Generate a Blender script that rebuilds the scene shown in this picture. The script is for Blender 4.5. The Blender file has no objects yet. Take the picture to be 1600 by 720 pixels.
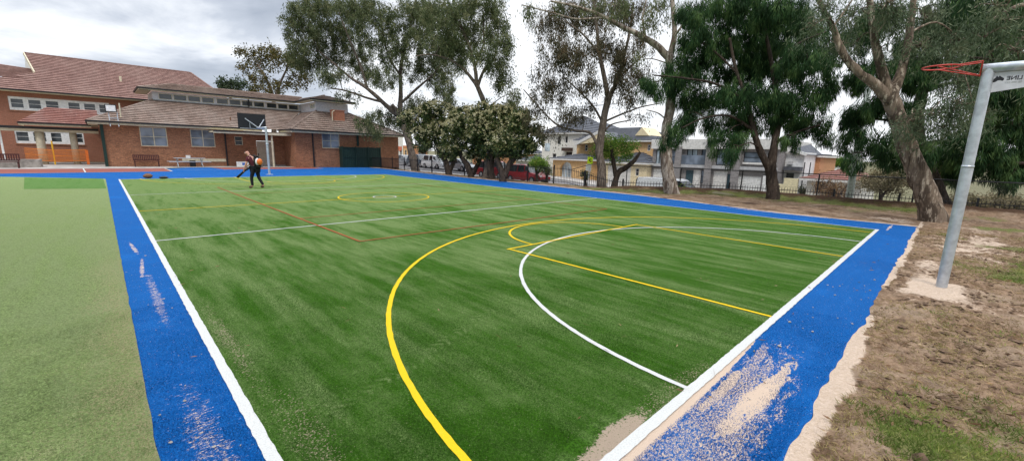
import bpy, math, random
import numpy as np
from mathutils import Vector, Matrix, noise as mnoise
R = math.radians
SC = bpy.context.scene
COL = SC.collection
rng = np.random.default_rng(7)
random.seed(7)

# ------------------------------------------------------------------ camera (solved from the court markings)
F = 656.886
CAM = np.array([-0.5755, -1.2544, 1.9348])
RT = np.array([0.72024518, -0.69328485, 0.02455624])
UP = np.array([0.10882135, 0.14787121, 0.98300154])
FW = np.array([0.68513123, 0.70532987, -0.18194772])
def ray(x, y): return FW * F + RT * (x - 800) - UP * (y - 360)
def PD(x, y, d):                      # point at depth d along the view axis
    return CAM + ray(x, y) * (d / F)
def PG(x, y, z=0.0):
    d = ray(x, y); return CAM + d * ((z - CAM[2]) / d[2])
def PX(x, y, X):
    d = ray(x, y); return CAM + d * ((X - CAM[0]) / d[0])
def PY(x, y, Y):
    d = ray(x, y); return CAM + d * ((Y - CAM[1]) / d[1])
def depth(p): return float((np.array(p) - CAM) @ FW)

cam = bpy.data.objects.new('camera', bpy.data.cameras.new('camera')); COL.objects.link(cam)
M = Matrix.Identity(4)
for i in range(3):
    M[i][0] = RT[i]; M[i][1] = UP[i]; M[i][2] = -FW[i]; M[i][3] = CAM[i]
cam.matrix_world = M
cam.data.sensor_width = 36; cam.data.lens = 36 * F / 1600
cam.data.clip_start = 0.05; cam.data.clip_end = 5000
SC.camera = cam

# ------------------------------------------------------------------ materials
MATS = {}
class NT:
    def __init__(s, name):
        s.m = bpy.data.materials.new(name); s.m.use_nodes = True
        s.t = s.m.node_tree; s.t.nodes.clear()
        s.out = s.n('ShaderNodeOutputMaterial'); MATS[name] = s.m
    def n(s, typ, **kw):
        nd = s.t.nodes.new(typ)
        for k, v in kw.items():
            if k.startswith('i_'):
                key = k[2:]
                key = int(key) if key.isdigit() else key.replace('_', ' ')
                s.put(nd.inputs[key], v)
            else: setattr(nd, k, v)
        return nd
    def put(s, sock, v):
        if isinstance(v, bpy.types.NodeSocket): s.t.links.new(v, sock)
        elif isinstance(v, (tuple, list)) and len(v) == 3 and sock.type == 'RGBA': sock.default_value = (*v, 1)
        else: sock.default_value = v
    def math(s, op, a, b=0.5, c=None, clamp=False):
        nd = s.n('ShaderNodeMath', operation=op, use_clamp=clamp); s.put(nd.inputs[0], a); s.put(nd.inputs[1], b)
        if c is not None: s.put(nd.inputs[2], c)
        return nd.outputs[0]
    def mix(s, f, a, b, mode='MIX'):
        nd = s.n('ShaderNodeMix', data_type='RGBA', blend_type=mode)
        s.put(nd.inputs[0], f); s.put(nd.inputs[6], a); s.put(nd.inputs[7], b); return nd.outputs[2]
    def ramp(s, f, lo, hi):
        nd = s.n('ShaderNodeMapRange', interpolation_type='SMOOTHSTEP'); s.put(nd.inputs[0], f)
        nd.inputs[1].default_value = lo; nd.inputs[2].default_value = hi; return nd.outputs[0]
    def obj(s, scale=(1, 1, 1), rot=(0, 0, 0), kind='Object'):
        tc = s.n('ShaderNodeTexCoord'); mp = s.n('ShaderNodeMapping'); s.put(mp.inputs[0], tc.outputs[kind])
        mp.inputs['Scale'].default_value = scale; mp.inputs['Rotation'].default_value = rot; return mp.outputs[0]
    def noise(s, vec, scale, detail=3, rough=.55, out=0, dist=0.0):
        nd = s.n('ShaderNodeTexNoise'); s.put(nd.inputs['Vector'], vec); nd.inputs['Scale'].default_value = scale
        nd.inputs['Detail'].default_value = detail; nd.inputs['Roughness'].default_value = rough; nd.inputs['Distortion'].default_value = dist
        return nd.outputs[out]
    def boxmap(s):
        tc = s.n('ShaderNodeTexCoord'); sn = s.n('ShaderNodeSeparateXYZ'); s.put(sn.inputs[0], tc.outputs['Normal'])
        so = s.n('ShaderNodeSeparateXYZ'); s.put(so.inputs[0], tc.outputs['Object'])
        g = s.math('GREATER_THAN', s.math('ABSOLUTE', sn.outputs[0]), s.math('ABSOLUTE', sn.outputs[1]))
        u = s.n('ShaderNodeMix', data_type='FLOAT'); s.put(u.inputs[0], g); s.put(u.inputs[2], so.outputs[0]); s.put(u.inputs[3], so.outputs[1])
        c = s.n('ShaderNodeCombineXYZ'); s.put(c.inputs[0], u.outputs[0]); s.put(c.inputs[1], so.outputs[2]); return c.outputs[0]
    def bump(s, h, strength=.5, dist=.02):
        b = s.n('ShaderNodeBump'); s.put(b.inputs['Height'], h); b.inputs['Strength'].default_value = strength; b.inputs['Distance'].default_value = dist
        return b.outputs[0]
    def surf(s, col, rough=.8, bump=None, metal=0.0, spec=.3, coat=0, alpha=None, trans=None):
        p = s.n('ShaderNodeBsdfPrincipled'); s.put(p.inputs['Base Color'], col); s.put(p.inputs['Roughness'], rough)
        s.put(p.inputs['Metallic'], metal); s.put(p.inputs['Specular IOR Level'], spec); s.put(p.inputs['Coat Weight'], coat)
        if bump is not None: s.put(p.inputs['Normal'], bump)
        o = p.outputs[0]
        if trans:
            tr = s.n('ShaderNodeBsdfTranslucent'); s.put(tr.inputs[0], col)
            mx = s.n('ShaderNodeMixShader'); mx.inputs[0].default_value = trans
            s.t.links.new(o, mx.inputs[1]); s.t.links.new(tr.outputs[0], mx.inputs[2]); o = mx.outputs[0]
        s.t.links.new(o, s.out.inputs[0]); return s.m

def plain(name, col, rough=.6, metal=0.0, vary=.12, scale=6, spec=.3, coat=0, bs=0.0):
    t = NT(name); v = t.obj()
    n = t.noise(v, scale, 4); c = tuple(x * (1 - vary) for x in col); d = tuple(min(1, x * (1 + vary)) for x in col)
    b = t.bump(t.noise(v, scale * 8, 3), bs, .01) if bs else None
    return t.surf(t.mix(t.ramp(n, .3, .7), c, d), rough, b, metal, spec, coat)
def glass(name, col=(.02, .025, .03), rough=.08):
    t = NT(name); v = t.obj(); n = t.noise(v, .9, 2)
    return t.surf(t.mix(t.ramp(n, .35, .65), col, tuple(x * 2.2 + .01 for x in col)), rough, None, 0, .6)
def brick(name, a, b, mortar, w=.24, h=.086):
    t = NT(name); v = t.boxmap(); nd = t.n('ShaderNodeTexBrick'); t.put(nd.inputs['Vector'], v)
    nd.inputs['Scale'].default_value = 1; nd.inputs['Brick Width'].default_value = w; nd.inputs['Row Height'].default_value = h
    nd.inputs['Mortar Size'].default_value = .008; nd.inputs['Bias'].default_value = 0
    t.put(nd.inputs['Color1'], a); t.put(nd.inputs['Color2'], b); t.put(nd.inputs['Mortar'], mortar)
    n = t.noise(v, .7, 4); c = t.mix(t.math('MULTIPLY', t.ramp(n, .3, .75), .45), nd.outputs[0], tuple(x * .55 for x in a))
    sp = t.noise(v, 9, 3, .7); c = t.mix(t.math('MULTIPLY', t.ramp(sp, .5, .68), .5), c, tuple(min(1, x * 1.7) for x in b))
    return t.surf(c, .9, t.bump(nd.outputs['Fac'], -.4, .01), 0, .2)
def rooftile(name, a, b, c3):
    t = NT(name); v = t.boxmap(); nd = t.n('ShaderNodeTexBrick'); t.put(nd.inputs['Vector'], v)
    nd.inputs['Scale'].default_value = 1; nd.inputs['Brick Width'].default_value = .3; nd.inputs['Row Height'].default_value = .17
    nd.inputs['Mortar Size'].default_value = .004; t.put(nd.inputs['Color1'], a); t.put(nd.inputs['Color2'], b); t.put(nd.inputs['Mortar'], tuple(x * .5 for x in a))
    n = t.noise(v, .45, 5, .65); c = t.mix(t.math('MULTIPLY', t.ramp(n, .42, .68), .55), nd.outputs[0], c3)
    sp = t.noise(v, 6, 4, .7); c = t.mix(t.math('MULTIPLY', t.ramp(sp, .55, .7), .35), c, tuple(min(1, x * 1.6) for x in c3))
    wv = t.n('ShaderNodeTexWave', wave_type='BANDS', bands_direction='X'); t.put(wv.inputs['Vector'], v); wv.inputs['Scale'].default_value = 1.05
    return t.surf(c, .85, t.bump(wv.outputs[1], .5, .03), 0, .25)
def leafmat(name, a, b, c, trans=.25, rough=.6):
    t = NT(name); g = t.n('ShaderNodeNewGeometry'); r = g.outputs['Random Per Island']
    col = t.mix(t.ramp(r, .0, .75), a, b); col = t.mix(t.ramp(r, .82, 1.0), col, c)
    n = t.noise(t.obj(), 1.5, 3, .6); col = t.mix(t.math('MULTIPLY', t.ramp(n, .52, .40), .75), col, tuple(x * .6 for x in b)); col = t.mix(t.math('MULTIPLY', t.ramp(n, .53, .66), .65), col, c)
    return t.surf(col, rough, None, 0, .10, trans=trans)
def bark(name, a, b, c, vs=(1, 1, .25), sc=3.0):
    t = NT(name); v = t.obj(vs); n1 = t.noise(v, sc, 5, .6, dist=1.0); n2 = t.noise(v, sc * 2.7, 4, .65); n3 = t.noise(t.obj(vs), sc * 12, 4, .7)
    col = t.mix(t.ramp(n1, .42, .56), a, b); col = t.mix(t.ramp(n2, .52, .64), col, c)
    col = t.mix(t.math('MULTIPLY', t.ramp(n3, .45, .7), .5), col, tuple(x * .45 for x in b))
    h = t.math('ADD', n1, t.math('MULTIPLY', n3, .5))
    return t.surf(col, .9, t.bump(h, .9, .05), 0, .15)

plain('cream_paint', (.62, .55, .40), .6); plain('white_paint', (.74, .74, .72), .5); plain('grey_paint', (.42, .42, .42), .6)
plain('lilac_render', (.60, .58, .60), .8); plain('black_gutter', (.02, .02, .022), .4); plain('dark_green', (.012, .035, .028), .5)
plain('galvanised', (.52, .55, .58), .42, .55, .16, 9, .5, bs=.1); plain('red_paint', (.46, .04, .025), .4); plain('black_paint', (.012, .012, .014), .55)
plain('concrete', (.36, .33, .30), .9, 0, .2, 1.5, bs=.2); plain('aluminium', (.60, .62, .64), .35, .6); plain('maroon_slats', (.085, .03, .028), .6)
plain('orange_mesh', (.75, .22, .03), .6); plain('yellow_plastic', (.75, .42, .03), .5); plain('terracotta', (.42, .17, .10), .8); plain('beige_door', (.50, .42, .32), .6)
plain('iron_fence', (.018, .018, .02), .45); plain('wire', (.16, .16, .16), .4, .6); plain('tyre', (.02, .02, .02), .8); plain('rim', (.45, .45, .47), .3, .8)
plain('asphalt', (.20, .19, .19), .9, 0, .18, 3, bs=.3); plain('footpath', (.42, .39, .36), .9, 0, .15, 2, bs=.2); plain('kerb', (.45, .43, .40), .9)
plain('tan_render', (.66, .42, .20), .85); plain('tan_light', (.72, .60, .38), .8); plain('white_render', (.72, .69, .62), .8); plain('off_white', (.66, .64, .60), .7)
plain('weatherboard', (.74, .74, .73), .6); plain('cream_fence', (.68, .60, .38), .8); plain('slate_roof', (.09, .095, .11), .7, 0, .2, 4); plain('teal_door', (.035, .07, .085), .5)
plain('brown_awning', (.07, .04, .03), .6); plain('lamp_white', (.8, .8, .8), .3); plain('pole_timber', (.50, .55, .50), .9, 0, .2, 8); plain('orange_brick', (.48, .24, .12), .9)
plain('skin', (.52, .27, .20), .5); plain('shirt', (.075, .012, .022), .85); plain('trousers', (.010, .011, .018), .9); plain('boots', (.11, .07, .045), .8)
plain('orange_plastic', (.72, .17, .03), .4); plain('white_plastic', (.75, .75, .75), .4); plain('black_plastic', (.015, .015, .016), .45); plain('brown_leather', (.17, .08, .04), .7)
plain('car_red', (.24, .012, .016), .25, 0, .05, coat=.6); plain('car_white', (.76, .77, .78), .25, 0, .03, coat=.6); plain('car_silver', (.42, .43, .45), .3, .4, .05, coat=.5); plain('car_blue', (.03, .05, .075), .25, 0, .05, coat=.6)
plain('car_lamp', (.7, .7, .68), .15); plain('tail_lamp', (.4, .01, .01), .2); plain('number_plate', (.7, .68, .55), .5); plain('board_black', (.018, .019, .022), .55); plain('sign_lime', (.62, .85, .03), .5)
plain('sign_text', (.02, .02, .025), .6); plain('sign_panel', (.55, .55, .57), .35); plain('sand_pile', (.60, .46, .35), .95, 0, .12, 5, bs=.4); plain('sign_orange', (.65, .15, .06), .5); plain('stone_grey', (.30, .27, .24), .9, 0, .3, 3, bs=.5)
plain('sign_blue', (.03, .12, .45), .5); plain('gas_grey', (.50, .50, .50), .5)
glass('window_glass'); glass('grey_glass', (.10, .12, .15), .15); glass('car_glass', (.015, .018, .02), .05); glass('pale_glass', (.30, .35, .38), .2)
brick('red_brick', (.23, .098, .054), (.39, .175, .092), (.27, .18, .13)); brick('tan_brick', (.33, .135, .085), (.28, .11, .07), (.33, .22, .16)); brick('grey_brick', (.28, .26, .25), (.20, .185, .18), (.33, .31, .30), .3, .12)
rooftile('tile_brown', (.26, .185, .15), (.17, .12, .095), (.33, .27, .23)); rooftile('tile_pink', (.26, .15, .125), (.18, .10, .083), (.29, .19, .16)); rooftile('tile_red', (.25, .11, .085), (.20, .085, .068), (.30, .20, .17))
leafmat('gum_leaf', (.145, .170, .080), (.085, .110, .045), (.25, .24, .12)); leafmat('brown_gum_leaf', (.12, .105, .060), (.075, .070, .038), (.17, .11, .06))
leafmat('sheoak_leaf', (.046, .105, .034), (.020, .052, .018), (.13, .21, .065), .25); leafmat('magnolia_leaf', (.080, .112, .036), (.042, .066, .022), (.24, .22, .085), .15, .4)
leafmat('olive_leaf', (.14, .12, .035), (.085, .085, .028), (.20, .13, .04)); leafmat('bright_leaf', (.17, .30, .04), (.10, .20, .03), (.32, .38, .08), .35)
leafmat('pale_gum_leaf', (.13, .17, .10), (.085, .12, .06), (.21, .23, .13)); leafmat('hedge_leaf', (.17, .16, .075), (.24, .20, .12), (.36, .29, .17), .2); leafmat('blossom', (.55, .48, .30), (.45, .42, .22), (.65, .60, .42))
leafmat('grass_green', (.19, .25, .050), (.12, .175, .035), (.36, .34, .11), .3); leafmat('grass_dry', (.38, .30, .13), (.27, .20, .09), (.20, .20, .06), .2)
leafmat('litter_mat', (.32, .20, .10), (.20, .11, .06), (.45, .35, .20), .1); leafmat('far_leaf', (.07, .10, .055), (.05, .075, .04), (.10, .12, .06))
bark('gum_bark', (.22, .165, .12), (.085, .062, .045), (.46, .38, .29)); bark('dark_bark', (.070, .050, .038), (.040, .030, .023), (.11, .085, .065), sc=5)
bark('grey_bark', (.15, .118, .092), (.085, .065, .050), (.23, .185, .15), sc=4); bark('pale_bark', (.36, .30, .24), (.14, .10, .075), (.52, .46, .39))

# ---- ground materials (stains, sand and wear keep the shapes seen on the real turf)
def turf(name, base, light, sand, near=True):
    t = NT(name); v = t.obj(); sep = t.n('ShaderNodeSeparateXYZ'); t.put(sep.inputs[0], v)
    streak = t.noise(t.obj((2.2, .35, 1)), 1.0, 5, .6)
    st2 = t.noise(t.obj((5.0, .7, 1), (0, 0, R(6))), 1.0, 5, .65)
    big = t.noise(v, .35, 4, .6, dist=.4); sp = t.noise(v, 62, 4, .75); sp2 = t.noise(v, 170, 2, .7)
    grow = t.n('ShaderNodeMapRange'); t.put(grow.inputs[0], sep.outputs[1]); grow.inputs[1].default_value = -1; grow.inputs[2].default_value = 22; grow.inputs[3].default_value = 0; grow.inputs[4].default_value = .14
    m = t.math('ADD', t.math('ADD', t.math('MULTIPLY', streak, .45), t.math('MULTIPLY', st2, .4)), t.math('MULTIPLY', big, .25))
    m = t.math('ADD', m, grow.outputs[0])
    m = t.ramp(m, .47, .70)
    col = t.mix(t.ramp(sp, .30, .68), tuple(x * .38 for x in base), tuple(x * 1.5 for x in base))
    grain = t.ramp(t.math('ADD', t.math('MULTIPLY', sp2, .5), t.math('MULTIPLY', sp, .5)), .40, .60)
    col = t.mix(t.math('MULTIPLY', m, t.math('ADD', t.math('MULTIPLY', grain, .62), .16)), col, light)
    if name == 'court_turf':
        def blob(cx, cy, sx, sy, rot=0):
            dx = t.math('SUBTRACT', sep.outputs[0], cx); dy = t.math('SUBTRACT', sep.outputs[1], cy)
            c, s = math.cos(rot), math.sin(rot)
            a = t.math('ADD', t.math('MULTIPLY', dx, c / sx), t.math('MULTIPLY', dy, s / sx)); b = t.math('ADD', t.math('MULTIPLY', dx, -s / sy), t.math('MULTIPLY', dy, c / sy))
            return t.math('ADD', t.math('MULTIPLY', a, a), t.math('MULTIPLY', b, b))
        n = t.noise(v, 3.2, 5, .7); dith = t.noise(v, 58, 3, .8)
        # spilled sand by the near corner, at the near left line and as speckle along the edges
        for args, lo, hi in (((1.75, .09, .62, .15, R(4)), 1.2, .5), ((.25, 1.55, .20, 1.0), 1.5, .2), ((2.5, .1, 1.5, .16), 1.3, .3), ((.15, 3.6, .12, 2.2), 1.5, .2)):
            d = t.math('ADD', t.math('ADD', blob(*args), t.math('MULTIPLY', n, 1.4)), t.math('MULTIPLY', t.math('SUBTRACT', dith, .5), 1.5)); w = t.ramp(d, lo + .75, hi)
            k_ = .18 if args[0] != 1.75 else .34
            col = t.mix(t.ramp(t.math('ADD', dith, t.math('MULTIPLY', w, k_)), .66, .74), col, sand)
        # scuffed tyre track with chevron treads
        p0, p1 = PG(505, 660), PG(790, 470); L = math.hypot(p1[0] - p0[0], p1[1] - p0[1]); ux, uy = (p1[0] - p0[0]) / L, (p1[1] - p0[1]) / L
        dx = t.math('SUBTRACT', sep.outputs[0], float(p0[0])); dy = t.math('SUBTRACT', sep.outputs[1], float(p0[1]))
        al = t.math('ADD', t.math('MULTIPLY', dx, float(ux)), t.math('MULTIPLY', dy, float(uy))); ac = t.math('ABSOLUTE', t.math('ADD', t.math('MULTIPLY', dx, float(-uy)), t.math('MULTIPLY', dy, float(ux))))
        wv = t.math('SINE', t.math('MULTIPLY', t.math('ADD', al, t.math('MULTIPLY', ac, .9)), 58.0))
        w = t.math('MULTIPLY', t.ramp(ac, .11, .05), t.math('MULTIPLY', t.ramp(al, -.1, .25), t.ramp(al, L, L - .9)))
        w = t.math('MULTIPLY', w, t.math('MULTIPLY', t.ramp(wv, -.5, .9), t.ramp(t.noise(v, 5.3, 4, .7), .40, .62)))
        col = t.mix(t.math('MULTIPLY', w, .5), col, light)
    if name == 'practice_turf':
        e1 = t.math('ADD', sep.outputs[0], t.math('MULTIPLY', t.noise(v, .9, 4, .6), .9)); w = t.math('MULTIPLY', t.ramp(e1, -.75, -.05), t.ramp(sep.outputs[1], 16, 2))
        col = t.mix(t.ramp(t.math('ADD', t.noise(v, 55, 3, .8), t.math('MULTIPLY', w, .20)), .56, .80), col, (.44, .38, .21))
    h = t.math('ADD', sp, sp2)
    return t.surf(col, .9, t.bump(h, 1.0, .03), 0, .08)
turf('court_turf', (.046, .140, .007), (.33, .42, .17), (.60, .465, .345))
turf('practice_turf', (.245, .33, .115), (.30, .36, .17), (.5, .45, .3))
turf('patch_turf', (.085, .21, .035), (.20, .32, .11), (.5, .45, .3))

t = NT('blue_turf'); v = t.obj(); sep = t.n('ShaderNodeSeparateXYZ'); t.put(sep.inputs[0], v)
sp = t.noise(v, 75, 4, .75); sp2 = t.noise(v, 190, 2, .7); big = t.noise(v, .8, 4)
col = t.mix(t.ramp(sp, .3, .7), (.001, .048, .18), (.002, .125, .43)); col = t.mix(t.math('MULTIPLY', t.ramp(t.noise(t.obj((.5, 3, 1)), 2.5, 5, .7), .5, .75), .35), col, (.012, .14, .44)); col = t.mix(t.math('MULTIPLY', t.ramp(big, .5, .8), .35), col, (.004, .17, .56))
grain = t.ramp(t.math('ADD', t.math('MULTIPLY', sp2, .5), t.math('MULTIPLY', sp, .5)), .42, .56)
n = t.noise(t.obj((1, 2.6, 1)), 4.2, 6, .75, dist=.5); dith = t.noise(t.obj((.5, 1.2, 1)), 60, 4, .8)
def patch(cx, cy, sx, sy, rot, lo, hi, amt, nn=1.6):
    global col
    dx = t.math('SUBTRACT', sep.outputs[0], cx); dy = t.math('SUBTRACT', sep.outputs[1], cy); c, s = math.cos(rot), math.sin(rot)
    a = t.math('ADD', t.math('MULTIPLY', dx, c / sx), t.math('MULTIPLY', dy, s / sx)); b = t.math('ADD', t.math('MULTIPLY', dx, -s / sy), t.math('MULTIPLY', dy, c / sy))
    d = t.math('ADD', t.math('ADD', t.math('MULTIPLY', a, a), t.math('MULTIPLY', b, b)), t.math('ADD', t.math('MULTIPLY', t.math('SUBTRACT', n, .5), nn * 2.4), t.math('MULTIPLY', t.math('SUBTRACT', dith, .5), 1.3)))
    w = t.ramp(d, lo, hi)
    col = t.mix(t.ramp(t.math('ADD', dith, t.math('MULTIPLY', w, .14 + .34 * amt)), .64, .72), col, (.60, .46, .35))
patch(3.15, -.42, .80, .085, R(-3), 1.5, .4, .72, 1.9)     # long tongue of sand
patch(3.05, -.17, .55, .05, R(0), 1.2, .5, .5, 1.3)
patch(3.9, -.20, .55, .06, R(6), 1.2, .3, .15, 1.3)
patch(2.4, -.32, 1.9, .32, 0, 1.6, .2, .16, 1.8)             # loose speckle
patch(2.6, -.06, 1.9, .05, R(1), 1.25, .6, .75, .9); patch(1.6, -.5, 1.0, .14, 0, 1.6, .2, .1, 1.4)
patch(-.27, 1.6, .12, 1.3, 0, 1.5, .2, .0, 1.6)
patch(-.26, 5.6, .06, 1.5, 0, 1.2, .2, .03, 2.0)
patch(-.32, 9.2, .035, .7, R(3), 1.3, .3, .16, 2.2)
patch(-.30, 7.4, .03, .8, R(-3), 1.3, .3, .16, 2.2)
patch(16.2, -.2, .8, .05, 0, 1.3, .3, .25, 2.2)
patch(17.1, 3.0, .10, 2.0, 0, 1.2, .4, .2, 1.2)
t.surf(col, .85, t.bump(t.math('ADD', sp, sp2), .8, .012), 0, .12)

def paint(name, col, worn):
    t = NT(name); v = t.obj(); sp = t.noise(v, 90, 3, .7); n = t.noise(v, 6, 4, .7)
    c = t.mix(t.math('MULTIPLY', t.ramp(sp, .40, .75), .55), col, tuple(x * .62 for x in col))
    c = t.mix(t.math('MULTIPLY', t.ramp(n, .58, .80), .6), c, worn); return t.surf(c, .85, t.bump(sp, .6, .01), 0, .15)
paint('line_white', (.53, .53, .505), (.55, .48, .40)); paint('line_yellow', (.64, .44, .012), (.55, .45, .05)); paint('line_red', (.30, .085, .030), (.22, .16, .06))
t = NT('red_court'); v = t.obj(); n = t.noise(v, 1.2, 4); t.surf(t.mix(n, (.20, .055, .045), (.27, .09, .07)), .85, None, 0, .2)

def earthmat(name):
    t = NT(name); v = t.obj(); at = t.n('ShaderNodeAttribute', attribute_name='mask'); s = t.n('ShaderNodeSeparateColor'); t.put(s.inputs[0], at.outputs[0])
    n1 = t.noise(v, 7, 6, .7); n2 = t.noise(v, 38, 4, .75); n3 = t.noise(v, 1.3, 4, .6)
    col = t.mix(t.ramp(n1, .35, .65), (.12, .072, .042), (.31, .205, .13)); col = t.mix(t.math('MULTIPLY', t.ramp(n2, .45, .7), .55), col, (.33, .24, .165))
    col = t.mix(t.ramp(n3, .45, .7), col, t.mix(.5, col, (.38, .29, .21)))
    e = t.math('ADD', s.outputs[0], t.math('MULTIPLY', t.math('SUBTRACT', n1, .5), .9)); col = t.mix(t.ramp(e, .38, .60), col, t.mix(t.ramp(n2, .35, .7), (.50, .38, .28), (.62, .49, .385)))
    g = t.math('ADD', s.outputs[1], t.math('MULTIPLY', t.math('SUBTRACT', n1, .5), 1.0)); gc = t.mix(t.ramp(n2, .35, .65), (.085, .11, .028), (.21, .20, .075))
    col = t.mix(t.ramp(g, .40, .65), col, gc)
    d = t.math('ADD', s.outputs[2], t.math('MULTIPLY', t.math('SUBTRACT', n1, .5), .8)); col = t.mix(t.ramp(d, .35, .75), col, (.075, .043, .026))
    return t.surf(col, .95, t.bump(t.math('ADD', n1, t.math('MULTIPLY', n2, .7)), .9, .04), 0, .1)
earthmat('earth')
t = NT('base_ground'); v = t.obj(); n = t.noise(v, .5, 5); t.surf(t.mix(n, (.10, .11, .05), (.20, .17, .11)), .95, None, 0, .1)

# ------------------------------------------------------------------ mesh builder
class MB:
    def __init__(s): s.v = []; s.f = []
    def add(s, vs, fs):
        o = len(s.v); s.v += [tuple(map(float, p)) for p in vs]; s.f += [tuple(i + o for i in f) for f in fs]; return s
    def box(s, x0, x1, y0, y1, z0, z1):
        if x0 > x1: x0, x1 = x1, x0
        if y0 > y1: y0, y1 = y1, y0
        if z0 > z1: z0, z1 = z1, z0
        vs = [(x, y, z) for z in (z0, z1) for x, y in ((x0, y0), (x1, y0), (x1, y1), (x0, y1))]
        return s.add(vs, [(3, 2, 1, 0), (4, 5, 6, 7), (0, 1, 5, 4), (1, 2, 6, 5), (2, 3, 7, 6), (3, 0, 4, 7)])
    def bar(s, a, b, w, h=None):      # rectangular bar between two points
        h = h or w; a = Vector(a); b = Vector(b); d = (b - a).normalized(); up = Vector((0, 0, 1))
        if abs(d.z) > .95: up = Vector((1, 0, 0))
        x = d.cross(up).normalized() * (w / 2); y = x.cross(d).normalized() * (h / 2)
        vs = [p + sx * x + sy * y for p in (a, b) for sx, sy in ((-1, -1), (1, -1), (1, 1), (-1, 1))]
        return s.add(vs, [(3, 2, 1, 0), (4, 5, 6, 7), (0, 1, 5, 4), (1, 2, 6, 5), (2, 3, 7, 6), (3, 0, 4, 7)])
    def tube(s, pts, rad, n=8, cap=True, lump=0.0, seed=0):
        pts = [Vector(p) for p in pts]; rad = rad if hasattr(rad, '__len__') else [rad] * len(pts)
        vs = []; fs = []; prev = None
        for i, p in enumerate(pts):
            d = (pts[min(i + 1, len(pts) - 1)] - pts[max(i - 1, 0)]).normalized()
            if prev is None:
                u = d.cross(Vector((0, 0, 1))) if abs(d.z) < .9 else d.cross(Vector((1, 0, 0))); u.normalize()
            else: u = (prev - d * prev.dot(d)).normalized()
            prev = u; w = d.cross(u)
            for k in range(n):
                a = 2 * math.pi * k / n; q = (u * math.cos(a) + w * math.sin(a)); r = rad[i]
                if lump: r *= 1 + lump * mnoise.noise(Vector((math.cos(a) * 1.6 + seed, math.sin(a) * 1.6, i * .35))) + lump * .5 * mnoise.noise(Vector((math.cos(a) * 4, math.sin(a) * 4 + seed, i * .8)))
                vs.append(p + q * r)
        for i in range(len(pts) - 1):
            for k in range(n):
                a = i * n + k; b = i * n + (k + 1) % n; fs.append((a, b, b + n, a + n))
        if cap: fs.append(tuple(range(n - 1, -1, -1))); fs.append(tuple(range((len(pts) - 1) * n, len(pts) * n)))
        return s.add(vs, fs)
    def loft(s, rings, cap=True):
        n = len(rings[0]); vs = [p for r in rings for p in r]; fs = []
        for i in range(len(rings) - 1):
            for k in range(n):
                a = i * n + k; b = i * n + (k + 1) % n; fs.append((a, b, b + n, a + n))
        if cap: fs.append(tuple(range(n - 1, -1, -1))); fs.append(tuple(range((len(rings) - 1) * n, len(rings) * n)))
        return s.add(vs, fs)
    def build(s, name, mat, parent=None, smooth=False, kind=None, bevel=0):
        me = bpy.data.meshes.new(name); off = Vector((0, 0, 0))
        ro = parent
        while ro is not None and ro.parent is not None: ro = ro.parent
        base = Vector(ro['_o']) if ro is not None and '_o' in ro else Vector((0, 0, 0))
        me.from_pydata([tuple(Vector(p) - base) for p in s.v], [], s.f); me.update()
        me.materials.append(MATS[mat] if isinstance(mat, str) else mat)
        if smooth: me.polygons.foreach_set('use_smooth', [True] * len(me.polygons))
        o = bpy.data.objects.new(name, me); COL.objects.link(o); o.parent = parent
        if kind: o['kind'] = kind
        if bevel:
            b = o.modifiers.new('bevel', 'BEVEL'); b.width = bevel; b.segments = 2; b.limit_method = 'ANGLE'
        return o
def thing(name, label, cat, loc=(0, 0, 0), group=None, rz=0.0, local=False):
    o = bpy.data.objects.new(name, None); COL.objects.link(o); o.location = loc; o.rotation_euler = (0, 0, rz); o.empty_display_size = .2
    o['label'] = label; o['category'] = cat
    if not local: o['_o'] = tuple(map(float, loc))
    if group: o['group'] = group
    return o
def tag(o, label, cat, group=None, kind=None):
    if label: o['label'] = label
    if cat: o['category'] = cat
    if group: o['group'] = group
    if kind: o['kind'] = kind
    return o
def copy_tree(o, parent=None):
    c = o.copy(); COL.objects.link(c); c.parent = parent
    for ch in [x for x in o.children]: copy_tree(ch, c)
    return c
def struct(mb, name, mat): return mb.build(name, mat, None, kind='structure')

# ------------------------------------------------------------------ terrain
def lerp(a, b, t): return a + (b - a) * t
def sm(x): x = min(1, max(0, x)); return x * x * (3 - 2 * x)
def fenceX(Y): return float(np.interp(Y, [-60, 7, 11.4, 15, 60], [24.9, 24.9, 21.2, 20.4, 20.2]))
def zst(Y): return float(np.interp(Y, [-40, -5, 2, 12, 22, 28, 45, 70], [-3.6, -2.9, -2.5, -1.7, -1.15, -.75, -.35, -.2]))
def H(X, Y):
    xf = fenceX(Y)
    if X <= xf + .3:
        return (.25 * math.exp(-((X - xf + .6) / .55) ** 2) if X > xf - 3 else 0) * sm((13.5 - Y) / 2.5)
    b = .25 * math.exp(-((.9) / .55) ** 2) * sm((13.5 - Y) / 2.5)
    return lerp(b, zst(Y), sm((X - xf - .3) / 2.6))
def ticks(*seg):
    o = []
    for a, b, st in seg: o += list(np.arange(a, b - 1e-6, st))
    o.append(seg[-1][1]); return o
def edgeY(X): return -.765 + .06 * mnoise.noise(Vector((X * .9, 3.1, 0))) + .03 * mnoise.noise(Vector((X * 4, 7, 0))) + (.05 if 6.2 < X < 8.6 else 0) * 0
def edgeX(Y): return float(np.interp(Y, [-1, 1, 3, 6, 9, 15, 25, 33, 39], [17.25, 17.15, 17.15, 17.75, 18.4, 18.8, 19.0, 19.5, 20.0])) + .07 * mnoise.noise(Vector((Y * .8, 9, 0)))
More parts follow.
